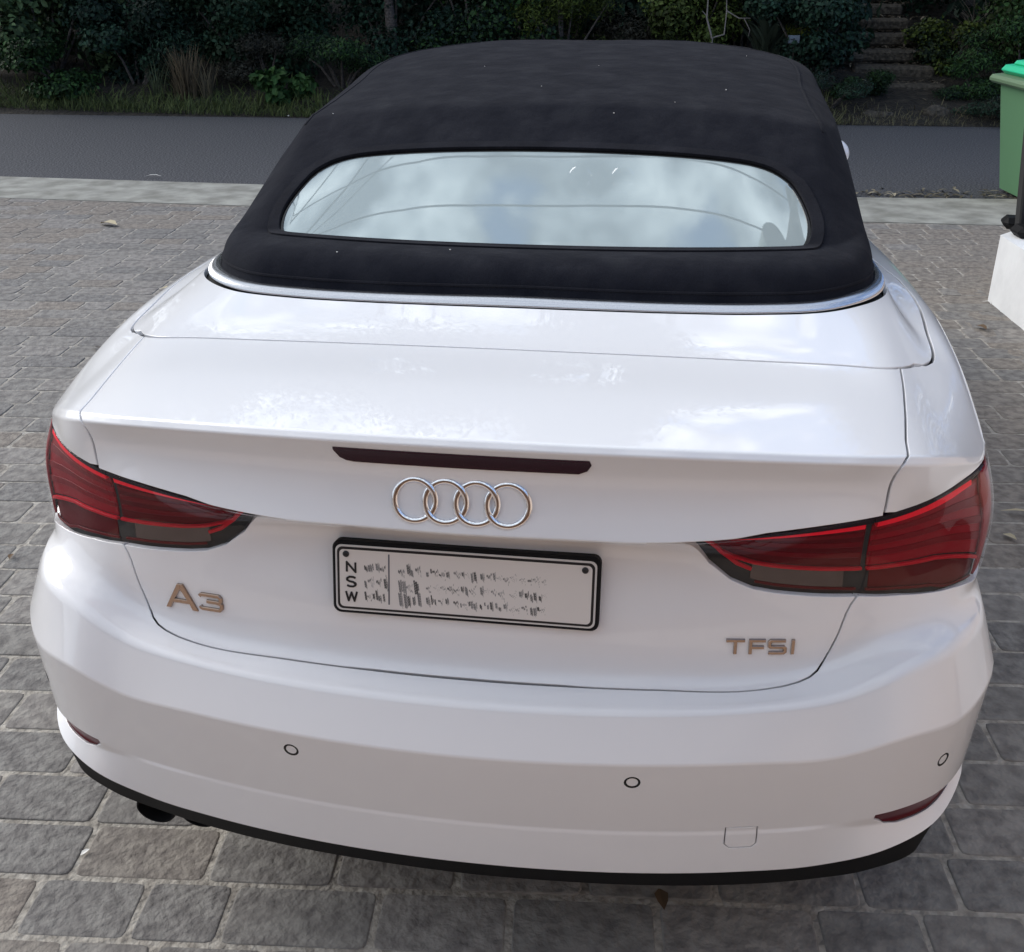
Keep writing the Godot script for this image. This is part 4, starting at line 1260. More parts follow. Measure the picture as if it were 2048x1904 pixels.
func make_paving() -> void:
	var base := begin()
	var area_poly := PackedVector2Array([Vector2(-14, -7.0), Vector2(9, -7.0), Vector2(9, 7.0), Vector2(-14, 7.0)])
	prism(base, area_poly, -0.2, -0.003)
	var drive := put("driveway", base.commit(), mats.mortar)
	tag(drive, "paved driveway of grey stone-faced blocks with pale mortar joints", "", "", "structure")
	# beside the white plinth the blocks run at another angle behind a straight joint
	var side := PackedVector2Array([Vector2(2.43, -5.95), Vector2(1.80, -4.66), Vector2(1.805, -4.29), Vector2(1.90, -3.2), Vector2(2.3, 0.0), Vector2(3.4, 0.0), Vector2(3.4, -5.95)])
	var rest: Array = [PackedVector2Array([Vector2(-14, -6.50), Vector2(-5.05, -6.585), Vector2(-2.9, -6.51), Vector2(1.7, -6.49), Vector2(9, -6.50), Vector2(9, 3.4), Vector2(-14, 3.4)])]
	rest = Geometry2D.clip_polygons(rest[0], side)
	var list := []
	var r := RandomNumberGenerator.new()
	r.seed = 4
	# joints read off the first rows behind the car; the others run on at random lengths
	var seeds := {0: [-1.13, -0.893, -0.668, -0.494, -0.20, 0.062, 0.35, 0.657, 0.86, 1.06], -1: [-1.08, -0.841, -0.562, -0.30, -0.05, 0.21, 0.47, 0.759, 0.949, 1.13], -2: [-1.12, -0.86, -0.63, -0.40, -0.13, 0.2, 0.44, 0.70, 0.99, 1.2]}
	for zone in 2:
		var turn := 0.0 if zone == 0 else 0.085
		var pitch := 0.1485
		for row in range(-52, 26):
			var w0 := -0.029 + pitch * (row - 1)
			var u := -12.0 + r.randf() * 0.3
			var cuts: Array = []
			if zone == 0 and seeds.has(row): cuts = seeds[row].duplicate()
			var u_end := 9.0
			var k := 0
			while u < u_end:
				var len: float = [0.175, 0.225, 0.285, 0.30][r.randi() % 4] * r.randf_range(0.95, 1.05)
				var v: float = u + len
				if cuts.size():
					if u < cuts[0] and v > cuts[0] - 0.10: v = cuts[0]
					elif absf(u - cuts[k]) < 1e-6 and k + 1 < cuts.size():
						k += 1
						v = cuts[k]
				var m := r.randf_range(0.0045, 0.0070)
				var jx := r.randf_range(-0.003, 0.003)
				var quad_uw := [Vector2(u + m, w0 + m), Vector2(v - m + jx, w0 + m + r.randf_range(-0.002, 0.002)), Vector2(v - m, w0 + pitch - m), Vector2(u + m + jx, w0 + pitch - m)]
				var poly := PackedVector2Array()
				for q in quad_uw:
					var g := pave(q.x, q.y)
					if zone == 1: g = (g - Vector2(1.8, -4.6)).rotated(turn) + Vector2(1.8, -4.6)
					poly.append(g)
				u = v
				var mid := (poly[0] + poly[2]) / 2.0
				if mid.y < -7.2 or mid.y > 3.4: continue
				if zone == 1 and (mid.x < 1.5 or mid.x > 3.5 or mid.y < -6.3 or mid.y > 0.3): continue
				var full := absf(area(poly))
				for z in (rest if zone == 0 else [side]):
					for q in Geometry2D.intersect_polygons(poly, z):
						if absf(area(q)) < 0.004: continue
						if absf(area(q)) < full * 0.97:
							var sh := Geometry2D.offset_polygon(q, -0.004)
							if sh.is_empty(): continue
							q = sh[0]
						var c := Vector2.ZERO
						for p in q: c += p
						c /= q.size()
						var far := maxf(absf(c.x + 1.0) - 7.5, 0.0)
						if far > 0.0 and r.randf() < 0.0: continue
						var score := screen_size(Vector3(c.x, 0, c.y)) * absf(area(q))
						if absf(c.x) < 0.72 and c.y < -0.45 and c.y > -4.2: score *= 0.0
						list.append([score, rounded_ring(q, 0.016), r.randf_range(-0.0012, 0.0012), Vector2(r.randf_range(-0.006, 0.006), r.randf_range(-0.008, 0.008)), tone_at(c, r), c])
	list.sort_custom(func(a, b): return a[0] > b[0])
	var masses := []
	for k in 6: masses.append(begin())
	for i in list.size():
		var l = list[i]
		if i < 300 and l[0] > 0.0:
			var st := begin()
			paver_shape(st, l[1], l[2], l[3])
			put("paver", st.commit(), mats.pavers[l[4]], drive)
		else:
			paver_shape(masses[l[4]], l[1], l[2], l[3])
	var whole := ArrayMesh.new()
	for k in 6:
		masses[k].set_material(mats.pavers[k])
		masses[k].commit(whole)
	var o := MeshInstance3D.new()
	o.mesh = whole
	o.name = "more_pavers"
	drive.add_child(o)
	tag(o, "", "", "", "stuff")

# ---------------------------------------------------------------- plants
func leaf_mesh(long: float, wide: float, fold := 0.25) -> ArrayMesh:
	var st := begin()
	var mid := [Vector3(0, 0, 0), Vector3(0, 0.04 * long, 0.35 * long), Vector3(0, 0.02 * long, 0.7 * long), Vector3(0, -0.08 * long, long)]
	var half := [0.06, 0.5, 0.38, 0.0]
	for s in [-1.0, 1.0]:
		for i in 3:
			var a: Vector3 = mid[i]
			var b: Vector3 = mid[i + 1]
			var c: Vector3 = b + Vector3(s * half[i + 1] * wide, fold * half[i + 1] * wide, 0)
			var d: Vector3 = a + Vector3(s * half[i] * wide, fold * half[i] * wide, 0)
			var n := Vector3(-s * fold, 1, 0).normalized()
			tri(st, a, b, c, n, n, n)
			if i > 0 or true: tri(st, a, c, d, n, n, n)
	return st.commit()

func blade_mesh(long: float, wide: float, droop: float) -> ArrayMesh:
	var st := begin()
	var n := 5
	for i in n:
		var f0 := float(i) / n
		var f1 := float(i + 1) / n
		var p0 := Vector3(0, long * (f0 - droop * 0.35 * f0 * f0), long * droop * f0 * f0)
		var p1 := Vector3(0, long * (f1 - droop * 0.35 * f1 * f1), long * droop * f1 * f1)
		var w0 := wide * (1.0 - f0 * f0) / 2.0
		var w1 := wide * (1.0 - f1 * f1) / 2.0
		quad(st, p0 + Vector3(-w0, 0, 0), p0 + Vector3(w0, 0, 0), p1 + Vector3(w1, 0, 0), p1 + Vector3(-w1, 0, 0), Vector3(0, 0.3, -1).normalized())
	return st.commit()

func scatter(called: String, mesh: Mesh, m: Material, places: Array, parent: Node) -> MultiMeshInstance3D:
	# places: [Transform3D, Color]
	var mm := MultiMesh.new()
	mm.transform_format = MultiMesh.TRANSFORM_3D
	mm.use_colors = true
	mm.mesh = mesh
	mm.instance_count = places.size()
	for i in places.size():
		mm.set_instance_transform(i, places[i][0])
		mm.set_instance_color(i, places[i][1])
	var o := MultiMeshInstance3D.new()
	o.multimesh = mm
	o.material_override = m
	if parent == null:
		o.name = numbered(called)
		add_child(o)
	else:
		o.name = part_name(parent, called)
		parent.add_child(o, true)
		o.set_meta("kind", "stuff")
	return o

func leafage(clumps: Array, count: int, size: float, dark: Color, light: Color, flat := 0.35) -> Array:
	# leaves through the volume of ellipsoid clumps [centre, radii], more of them near the skin
	var out := []
	var total := 0.0
	for c in clumps: total += c[1].x * c[1].y + c[1].y * c[1].z + c[1].x * c[1].z
	for c in clumps:
		var n := int(count * (c[1].x * c[1].y + c[1].y * c[1].z + c[1].x * c[1].z) / total)
		var tone := rng.randf_range(-0.25, 0.25)
		for i in n:
			var d := Vector3(rng.randfn(), rng.randfn(), rng.randfn()).normalized()
			var rad := pow(rng.randf(), 0.45) * rng.randf_range(0.8, 1.12)
			var p: Vector3 = c[0] + d * c[1] * rad
			var face := (d * 0.8 + Vector3(0, flat, 0) + Vector3(rng.randfn(), rng.randfn(), rng.randfn()) * 0.45).normalized()
			var b := Basis(Quaternion(Vector3.UP, face)) if face.y > -0.99 else Basis()
			b = b * Basis(Vector3.UP, rng.randf() * TAU)
			var s := size * rng.randf_range(0.6, 1.3)
			var t := clampf(rng.randf() + tone, 0.0, 1.0)
			var col := dark.lerp(light, t * t)
			out.append([Transform3D(b.scaled(Vector3.ONE * s), p), col])
	return out

func tuft(c: Vector3, r: float, n: int, size: float, dark: Color, light: Color, lean := 0.5) -> Array:
	var out := []
	for i in n:
		var a := rng.randf() * TAU
		var q := sqrt(rng.randf()) * r
		var p := c + Vector3(cos(a) * q, 0, sin(a) * q)
		var b := Basis(Vector3.UP, rng.randf() * TAU) * Basis(Vector3.RIGHT, rng.randf_range(-0.1, lean))
		out.append([Transform3D(b.scaled(Vector3.ONE * size * rng.randf_range(0.5, 1.2)), p), dark.lerp(light, rng.randf())])
	return out

func bank_y(x: float, z: float) -> float:
	var d := -11.75 - z
	if d <= 0.0: return 0.0
	return minf(0.22 * d + 0.06 * sin(x * 1.3) * minf(d, 1.0), 6.0)

const LEAFINESS := 3.0

func shrub(called: String, label: String, category: String, x: float, z: float, w: float, h: float, leaves: int, size: float, dark: Color, light: Color, mesh: Mesh, group := "") -> Node3D:
	var y := bank_y(x, z)
	var o := thing(called, label, category, Vector3(x, y - 0.03, z), group)
	var clumps := []
	var k := maxi(6, int(w * h * 7.0))
	for i in k:
		var cx := rng.randf_range(-0.5, 0.5) * w
		var cy := rng.randf_range(0.08, 0.85) * h
		var cz := rng.randf_range(-0.35, 0.35) * minf(w, 1.4)
		var rr := rng.randf_range(0.16, 0.34)
		clumps.append([Vector3(cx, cy, cz), Vector3(rr * minf(w, 1.8), rr * h * 0.62, rr * minf(w, 1.4))])
	scatter("crown", mesh, mats.leaf, leafage(clumps, int(leaves * LEAFINESS), size, dark, light), o)
	var st := begin()
	for i in mini(7, k):
		var c: Vector3 = clumps[i][0]
		tube(st, [Vector3(c.x * 0.15, 0, c.z * 0.15), Vector3(c.x * 0.5, c.y * 0.55, c.z * 0.5), c], [0.022, 0.015, 0.006], 6)
	put("stem", st.commit(), mats.bark, o)
	return o

func tree(label: String, x: float, z: float, lean: Vector3, h: float, trunk_r: float, crown: Array, leaves: int, size: float, dark: Color, light: Color, mesh: Mesh) -> Node3D:
	var y := bank_y(x, z)
	var o := thing("tree", label, "tree", Vector3(x, y - 0.05, z))
	var st := begin()
	var top := lean * h
	var pts := []
	var rad := []
	for i in 7:
		var f := i / 6.0
		pts.append(Vector3(top.x * f * f + sin(f * 5.0 + x) * 0.06, h * f, top.z * f * f + cos(f * 4.0 + x) * 0.06))
		rad.append(trunk_r * (1.15 - 0.85 * f) * (1.25 if i == 0 else 1.0))
	tube(st, pts, rad, 12)
	put("trunk", st.commit(), mats.bark, o)
	st = begin()
	for c in crown:
		var from: Vector3 = pts[4]
		tube(st, [from, from.lerp(c[0], 0.55) + Vector3(0, 0.2, 0), c[0]], [trunk_r * 0.4, trunk_r * 0.22, trunk_r * 0.06], 7)
	put("limb", st.commit(), mats.bark, o)
	scatter("crown", mesh, mats.leaf, leafage(crown, leaves, size, dark, light), o)
	return o

func stone(st: SurfaceTool, c: Vector3, r: Vector3, seed_no: int) -> void:
	var n := FastNoiseLite.new()
	n.seed = seed_no
	n.frequency = 0.9
	var m := 8
	var at := func(i: int, k: int) -> Vector3:
		var a := PI * i / m
		var b := TAU * (k % (m * 2)) / (m * 2)
		var d := Vector3(sin(a) * cos(b), cos(a), sin(a) * sin(b))
		var q := d.sign() * Vector3(pow(absf(d.x), 0.7), pow(absf(d.y), 0.7), pow(absf(d.z), 0.7))
		return c + q * r * (1.0 + 0.35 * n.get_noise_3d(d.x + c.x, d.y, d.z + c.z))
	for i in m:
		for k in m * 2:
			tri_out(st, at.call(i, k), at.call(i + 1, k), at.call(i + 1, k + 1), c)
			tri_out(st, at.call(i, k), at.call(i + 1, k + 1), at.call(i, k + 1), c)

func tri_out(st: SurfaceTool, a: Vector3, b: Vector3, c: Vector3, from: Vector3) -> void:
	var n := (b - a).cross(c - a)
	if n.length() < 1e-12: return
	n = n.normalized()
	if n.dot((a + b + c) / 3.0 - from) < 0.0: n = -n
	tri(st, a, b, c, n, n, n)

func make_bank() -> void:
	# rising ground beyond the road
	var st := begin()
	var nx := 60
	var nz := 24
	for i in nx:
		for j in nz:
			var p := []
			for q in [[i, j], [i + 1, j], [i + 1, j + 1], [i, j + 1]]:
				var x: float = -30.0 + 60.0 * q[0] / nx
				var z: float = -11.60 - 28.0 * pow(float(q[1]) / nz, 1.7)
				p.append(Vector3(x, bank_y(x, z) + (0.006 if q[1] > 0 else -0.02), z))
			tri(st, p[0], p[1], p[2])
			tri(st, p[0], p[2], p[3])
	tag(put("bank_ground", st.commit(), mats.soil), "dark earth bank rising beyond the road", "", "", "structure")
	var broad := leaf_mesh(1.0, 0.62)
	var narrow := leaf_mesh(1.0, 0.26)
	var d0 := Color(0.010, 0.022, 0.010)
	var l0 := Color(0.045, 0.105, 0.030)
	var d1 := Color(0.008, 0.018, 0.014)
	var l1 := Color(0.028, 0.066, 0.040)
	var d2 := Color(0.020, 0.030, 0.008)
	var l2 := Color(0.075, 0.105, 0.018)
	var d3 := Color(0.016, 0.017, 0.014)
	var l3 := Color(0.055, 0.055, 0.042)
	# front row, left to right
	shrub("glossy_bush", "broad-leaved bush with pale glossy leaves at the far left of the bank", "bush", -8.3, -13.1, 1.9, 2.0, 2600, 0.10, d0, Color(0.10, 0.16, 0.07), broad)
	shrub("low_fern_bush", "low bright green bush at the road edge left of the leaning trunk", "bush", -7.7, -12.5, 1.6, 0.75, 2400, 0.055, d0, l0, broad)
	shrub("dark_bush", "dark blue-green bush below the leaning tree trunk", "bush", -6.9, -12.9, 1.5, 1.15, 2600, 0.06, d1, l1, broad)
	shrub("feathery_bush", "grey-green feathery bush between leaning trunk and dry grass clump", "bush", -6.2, -13.3, 1.5, 1.6, 3400, 0.05, d1, l1, narrow)
	shrub("dense_bush", "dense deep green bush just behind the dry grass clump", "bush", -5.4, -13.2, 1.6, 1.7, 3000, 0.065, d0, l1, broad)
	shrub("twiggy_bush", "twiggy brown-green bush between dry grass clump and bright seedling", "bush", -5.0, -12.75, 1.2, 0.9, 2000, 0.045, d3, l3, narrow)
	shrub("bright_seedling", "small bright green leafy plant at road edge beside the car roof", "plant", -4.62, -12.15, 0.5, 0.42, 260, 0.12, Color(0.02, 0.05, 0.015), Color(0.055, 0.12, 0.035), broad)
	shrub("olive_bush", "olive green bush seen at the soft top's left shoulder", "bush", -4.0, -12.7, 1.2, 0.8, 2200, 0.05, d1, l0, narrow)
	shrub("black_green_bush", "blackish green bush around the thin upright trunk", "bush", -3.5, -13.5, 1.7, 1.9, 3200, 0.06, d1, l1, broad)
	shrub("tall_dark_bush", "tall dark bush above the left half of the roof", "bush", -2.3, -13.4, 1.6, 2.0, 3200, 0.06, d1, l0, broad)
	shrub("mossy_bush", "moss green bush right above the middle of the roof", "bush", -1.2, -13.3, 1.3, 1.8, 3000, 0.05, d2, l2, narrow)
	shrub("shaded_bush", "shaded brown-black bush right of the mossy bush", "bush", -0.3, -13.7, 1.4, 1.8, 2600, 0.055, d3, l3, narrow)
	shrub("yellow_green_bush", "yellow-green bush left of the bare pale branches", "bush", 0.45, -13.2, 1.1, 1.5, 2800, 0.055, d2, Color(0.09, 0.13, 0.03), broad)
	shrub("dusky_bush", "dusky bush behind the bare pale branches", "bush", 1.1, -14.2, 1.5, 1.7, 2600, 0.06, d1, l1, broad)
	shrub("sun_touched_plant", "small yellowish plant below the pale sign", "plant", 1.6, -12.9, 0.5, 0.75, 500, 0.06, Color(0.05, 0.07, 0.01), Color(0.16, 0.18, 0.03), narrow)
	shrub("left_step_bush", "dark leafy bush on the left of the stone steps", "bush", 1.9, -13.0, 1.3, 1.3, 2800, 0.055, d1, l1, broad)
	shrub("roadside_bush", "low scrub at the road edge between roof corner and steps", "bush", 2.05, -12.2, 0.9, 0.55, 1500, 0.04, d3, l1, narrow)
	shrub("right_step_bush", "green bush on the right of the stone steps", "bush", 4.35, -12.7, 1.3, 1.0, 2800, 0.05, d1, l0, narrow)
	shrub("bin_side_bush", "tall bush behind the green wheelie bin", "bush", 4.9, -13.2, 1.6, 1.9, 3200, 0.06, d2, l0, broad)
	shrub("upper_bush", "dark bush closing the top of the stone steps", "bush", 3.6, -16.6, 2.2, 1.9, 3000, 0.07, d1, l1, broad)
	shrub("ground_scrub", "low scrub at the road edge between the steps and the wheelie bin", "bush", 4.35, -12.05, 1.5, 0.45, 1700, 0.04, d3, l1, narrow)
	shrub("creeping_scrub", "creeping low plant on the right of the lowest stone steps", "bush", 3.85, -12.75, 0.7, 0.4, 1300, 0.04, d1, l0, narrow)
	shrub("ferny_scrub", "ferny green plant on the left of the lowest stone steps", "bush", 2.5, -12.7, 0.6, 0.55, 1300, 0.045, d0, l0, narrow)
	shrub("ivy_mound", "leafy mound on the right of the upper stone steps", "bush", 3.75, -13.9, 0.9, 0.8, 2000, 0.05, d1, l2, broad)
	# dry grass clump, fallen fronds, spiky leaves
	var reed := blade_mesh(1.0, 0.022, 0.25)
	var o := thing("dry_grass", "clump of dry brown grass standing at the road edge", "grass clump", Vector3(-6.02, 0.0, -12.42))
	scatter("blades", reed, mats.blade, tuft(Vector3.ZERO, 0.14, 260, 0.75, Color(0.05, 0.038, 0.022), Color(0.16, 0.12, 0.07), 0.3) + tuft(Vector3(0.3, 0, 0.02), 0.06, 70, 0.62, Color(0.05, 0.045, 0.03), Color(0.14, 0.12, 0.075), 0.25) + tuft(Vector3(-0.38, 0, 0), 0.07, 50, 0.6, Color(0.03, 0.045, 0.02), Color(0.08, 0.10, 0.05), 0.25), o)
	o = thing("fallen_fronds", "heap of dry grey palm fronds right of the steps", "palm fronds", Vector3(4.35, bank_y(4.35, -14.3), -14.3))
	scatter("blades", blade_mesh(1.0, 0.03, 0.6), mats.blade, tuft(Vector3(0, 0.25, 0), 0.35, 160, 0.75, Color(0.06, 0.052, 0.042), Color(0.20, 0.18, 0.15), 1.3), o)
	o = thing("spiky_plant", "pale sage spiky fronds rising behind the pale sign", "plant", Vector3(1.45, bank_y(1.45, -13.4), -13.4))
	scatter("blades", blade_mesh(1.0, 0.05, 0.5), mats.blade, tuft(Vector3(0, 0.15, 0), 0.15, 60, 1.25, Color(0.03, 0.05, 0.035), Color(0.085, 0.12, 0.085), 0.7), o)
	# verge grass along the road
	var places := []
	for i in 17000:
		var x := rng.randf_range(-12.0, 6.0)
		var edge := -11.56 - maxf(0.0, -x - 3.0) * 0.05
		var z := edge - absf(rng.randfn()) * 0.34
		var dry_side := smoothstep(1.6, 2.6, x)
		if rng.randf() < dry_side * 0.6: continue
		var b := Basis(Vector3.UP, rng.randf() * TAU) * Basis(Vector3.RIGHT, rng.randf_range(0.0, 0.9))
		var s := rng.randf_range(0.06, 0.20) * (1.0 - 0.4 * dry_side) * (1.0 + 0.8 * clampf(edge - z, 0.0, 0.8))
		places.append([Transform3D(b.scaled(Vector3.ONE * s), Vector3(x, bank_y(x, z), z)), Color(0.035, 0.055, 0.015).lerp(Color(0.10, 0.13, 0.035), rng.randf()).lerp(Color(0.16, 0.13, 0.08), dry_side * 0.7)])
	tag(scatter("verge_grass", blade_mesh(1.0, 0.05, 0.5), mats.blade, places, null), "low grass along the far edge of the road", "grass", "", "stuff")
	# stone steps
	var steps := thing("stone_steps", "rough stone steps climbing the bank on the right", "steps", Vector3(3.1, 0, -12.5))
	for k in 9:
		var y := 0.13 + 0.165 * k
		var z := -0.1 - 0.47 * k
		var sm := begin()
		var w := 0.52 - 0.012 * k
		var xf := Transform3D(Basis(Vector3.UP, rng.randf_range(-0.06, 0.06)), Vector3(-0.02 * k + rng.randf_range(-0.03, 0.03) - 0.05 * k * 0.3, y, z))
		box(sm, Vector3(-w, -0.15, -0.4), Vector3(w, 0.0, 0.05), xf, 0.03)
		put("step", sm.commit(), mats.sandstone, steps)
	var litter := []
	for i in 420:
		var f := rng.randf() * 8.0
		var p := Vector3(rng.randf_range(-0.65, 0.55), 0.14 + 0.165 * floor(f) + 0.01, -0.1 - 0.47 * floor(f) - rng.randf() * 0.35)
		litter.append([Transform3D((Basis(Vector3.UP, rng.randf() * TAU) * Basis(Vector3.RIGHT, rng.randf_range(-0.4, 0.4))).scaled(Vector3.ONE * rng.randf_range(0.05, 0.12)), p), Color(0.07, 0.055, 0.035).lerp(Color(0.26, 0.22, 0.16), rng.randf() * rng.randf())])
	scatter("fallen_leaves", narrow, mats.blade, litter, steps)
	var labels := [["pale angular sandstone block at the foot of the stone steps", Vector3(3.28, 0.06, -12.12), Vector3(0.14, 0.09, 0.1)], ["flat grey rock at road edge just left of the steps", Vector3(2.62, 0.04, -12.05), Vector3(0.18, 0.06, 0.1)], ["small rock half way up on the left of the steps", Vector3(2.45, 0.55, -13.7), Vector3(0.2, 0.06, 0.12)], ["low rock ledge right of the steps near the road", Vector3(3.95, 0.05, -12.1), Vector3(0.2, 0.05, 0.1)]]
	for i in labels.size():
		var sm := begin()
		stone(sm, Vector3.ZERO, labels[i][2], 50 + i)
		var rock := put("rock", sm.commit(), mats.sandstone)
		rock.position = labels[i][1]
		tag(rock, labels[i][0], "rock", "rocks about the steps")
	# trees: trunks in the picture, crowns above it that shade the bank and show in the paint
	var wide := leaf_mesh(1.0, 0.45)
	tree("grey tree trunk leaning left over the bank at upper left", -7.0, -13.5, Vector3(-0.42, 0, -0.1), 5.2, 0.16, [[Vector3(-2.6, 5.6, 0), Vector3(2.2, 1.4, 1.8)], [Vector3(-0.6, 6.0, 0.8), Vector3(1.8, 1.2, 1.5)], [Vector3(-3.9, 4.6, 0.5), Vector3(1.5, 1.0, 1.3)], [Vector3(0.6, 4.6, 1.4), Vector3(1.3, 0.8, 1.2)]], 18200, 0.17, d0, l0, wide)
	tree("thin upright tree trunk with bare side twigs left of the roof", -3.45, -13.2, Vector3(0.03, 0, -0.05), 6.0, 0.06, [[Vector3(0.2, 6.3, 0), Vector3(2.0, 1.5, 1.7)], [Vector3(-1.3, 5.2, 1.0), Vector3(1.5, 1.0, 1.3)], [Vector3(1.4, 5.3, 0.6), Vector3(1.4, 1.0, 1.2)]], 15600, 0.16, d1, l0, wide)
	tree("dark tree standing behind the mossy bush above the roof", -0.8, -15.5, Vector3(0.05, 0, 0.1), 6.5, 0.17, [[Vector3(0, 6.8, 0.5), Vector3(2.6, 1.7, 2.0)], [Vector3(-1.9, 5.4, 1.4), Vector3(1.6, 1.1, 1.3)], [Vector3(1.7, 5.6, 1.2), Vector3(1.6, 1.0, 1.4)], [Vector3(0.2, 8.4, 0), Vector3(1.7, 1.1, 1.4)]], 20800, 0.18, d1, l0, wide)
	tree("tree behind the left side of the stone steps", 2.3, -15.6, Vector3(-0.04, 0, 0.1), 5.5, 0.14, [[Vector3(0.2, 5.8, 0.4), Vector3(1.9, 1.3, 1.7)], [Vector3(1.8, 5.2, 1.1), Vector3(1.4, 0.9, 1.2)], [Vector3(-1.2, 4.7, 1.2), Vector3(1.2, 0.8, 1.1)]], 15600, 0.16, d0, l0, wide)
	tree("large tree at the right end of the bank behind the bin", 6.2, -14.6, Vector3(-0.06, 0, 0.1), 6.4, 0.2, [[Vector3(0, 6.6, 0.3), Vector3(2.6, 1.7, 2.0)], [Vector3(-2.1, 5.4, 1.2), Vector3(1.6, 1.1, 1.4)], [Vector3(1.9, 5.5, 1.0), Vector3(1.7, 1.1, 1.4)]], 18200, 0.18, d1, l0, wide)
	tree("large tree at the left end of the bank beyond the glossy bush", -11.2, -14.6, Vector3(0.05, 0, 0.08), 7.0, 0.22, [[Vector3(0, 7.2, 0.4), Vector3(2.8, 1.9, 2.2)], [Vector3(2.2, 5.6, 1.0), Vector3(1.7, 1.1, 1.4)], [Vector3(-2.0, 5.9, 1.0), Vector3(1.7, 1.1, 1.4)]], 18200, 0.18, d0, l0, wide)
	# forest further up as one mass
	var far := []
	for i in 46:
		var x := -26.0 + 52.0 * i / 45.0 + rng.randf_range(-0.5, 0.5)
		var z := rng.randf_range(-24.0, -18.5)
		far.append([Vector3(x, bank_y(x, z) + rng.randf_range(0.6, 2.6), z), Vector3(1.7, 1.8, 1.4)])
		far.append([Vector3(x, bank_y(x, z) + rng.randf_range(3.0, 6.0), z), Vector3(1.9, 1.8, 1.6)])
	for i in 110:
		var x := rng.randf_range(-13.0, 7.5)
		if x > 2.4 and x < 4.0: continue
		var z := rng.randf_range(-15.2, -13.9)
		far.append([Vector3(x, bank_y(x, z) + rng.randf_range(0.2, 1.3), z), Vector3(0.6, 0.6, 0.5) * rng.randf_range(0.7, 1.3)])
	for i in 40:
		# tall crowns further back, lower towards the middle where the sky opens
		var x := -26.0 + 52.0 * i / 39.0
		if absf(x + 1.5) < 3.5: continue
		var z := rng.randf_range(-25.0, -20.0)
		far.append([Vector3(x, bank_y(x, z) + rng.randf_range(6.0, 8.5), z), Vector3(2.2, 2.2, 1.8)])
	for i in 60:
		var x := -20.0 + 34.0 * i / 59.0 + rng.randf_range(-0.4, 0.4)
		if x > 2.5 and x < 3.9: continue
		var z := rng.randf_range(-17.0, -15.0)
		far.append([Vector3(x, bank_y(x, z) + rng.randf_range(0.3, 1.2), z), Vector3(0.9, 0.95, 0.8)])
	tag(scatter("forest", wide, mats.leaf, leafage(far, 170000, 0.19, d1, l1), null), "dark woodland filling the bank behind the bushes", "woodland", "", "stuff")
	# bare pale branches
	var dead := thing("bare_branches", "pale bare forked branches sticking up behind the roof", "branch", Vector3(0.62, 0.78, -12.75))
	var bst := begin()
	tube(bst, [Vector3(0.05, -0.3, -0.1), Vector3(0.06, 0.05, 0), Vector3(-0.02, 0.28, 0), Vector3(-0.02, 0.5, 0.02)], [0.018, 0.014, 0.011, 0.007], 7)
	tube(bst, [Vector3(0.06, 0.06, 0), Vector3(0.2, 0.1, 0.02), Vector3(0.21, 0.34, 0), Vector3(0.2, 0.5, 0)], [0.011, 0.009, 0.008, 0.005], 7)
	tube(bst, [Vector3(0.21, 0.36, 0), Vector3(0.36, 0.28, 0.02), Vector3(0.5, 0.28, 0.03)], [0.008, 0.006, 0.004], 6)
	tube(bst, [Vector3(0.42, 0.28, 0.02), Vector3(0.5, 0.15, 0.03), Vector3(0.49, 0.08, 0.03)], [0.006, 0.005, 0.003], 6)
	tube(bst, [Vector3(-0.02, 0.3, 0), Vector3(-0.08, 0.36, 0.02)], [0.007, 0.004], 6)
	put("branch", bst.commit(), mats.twig, dead)

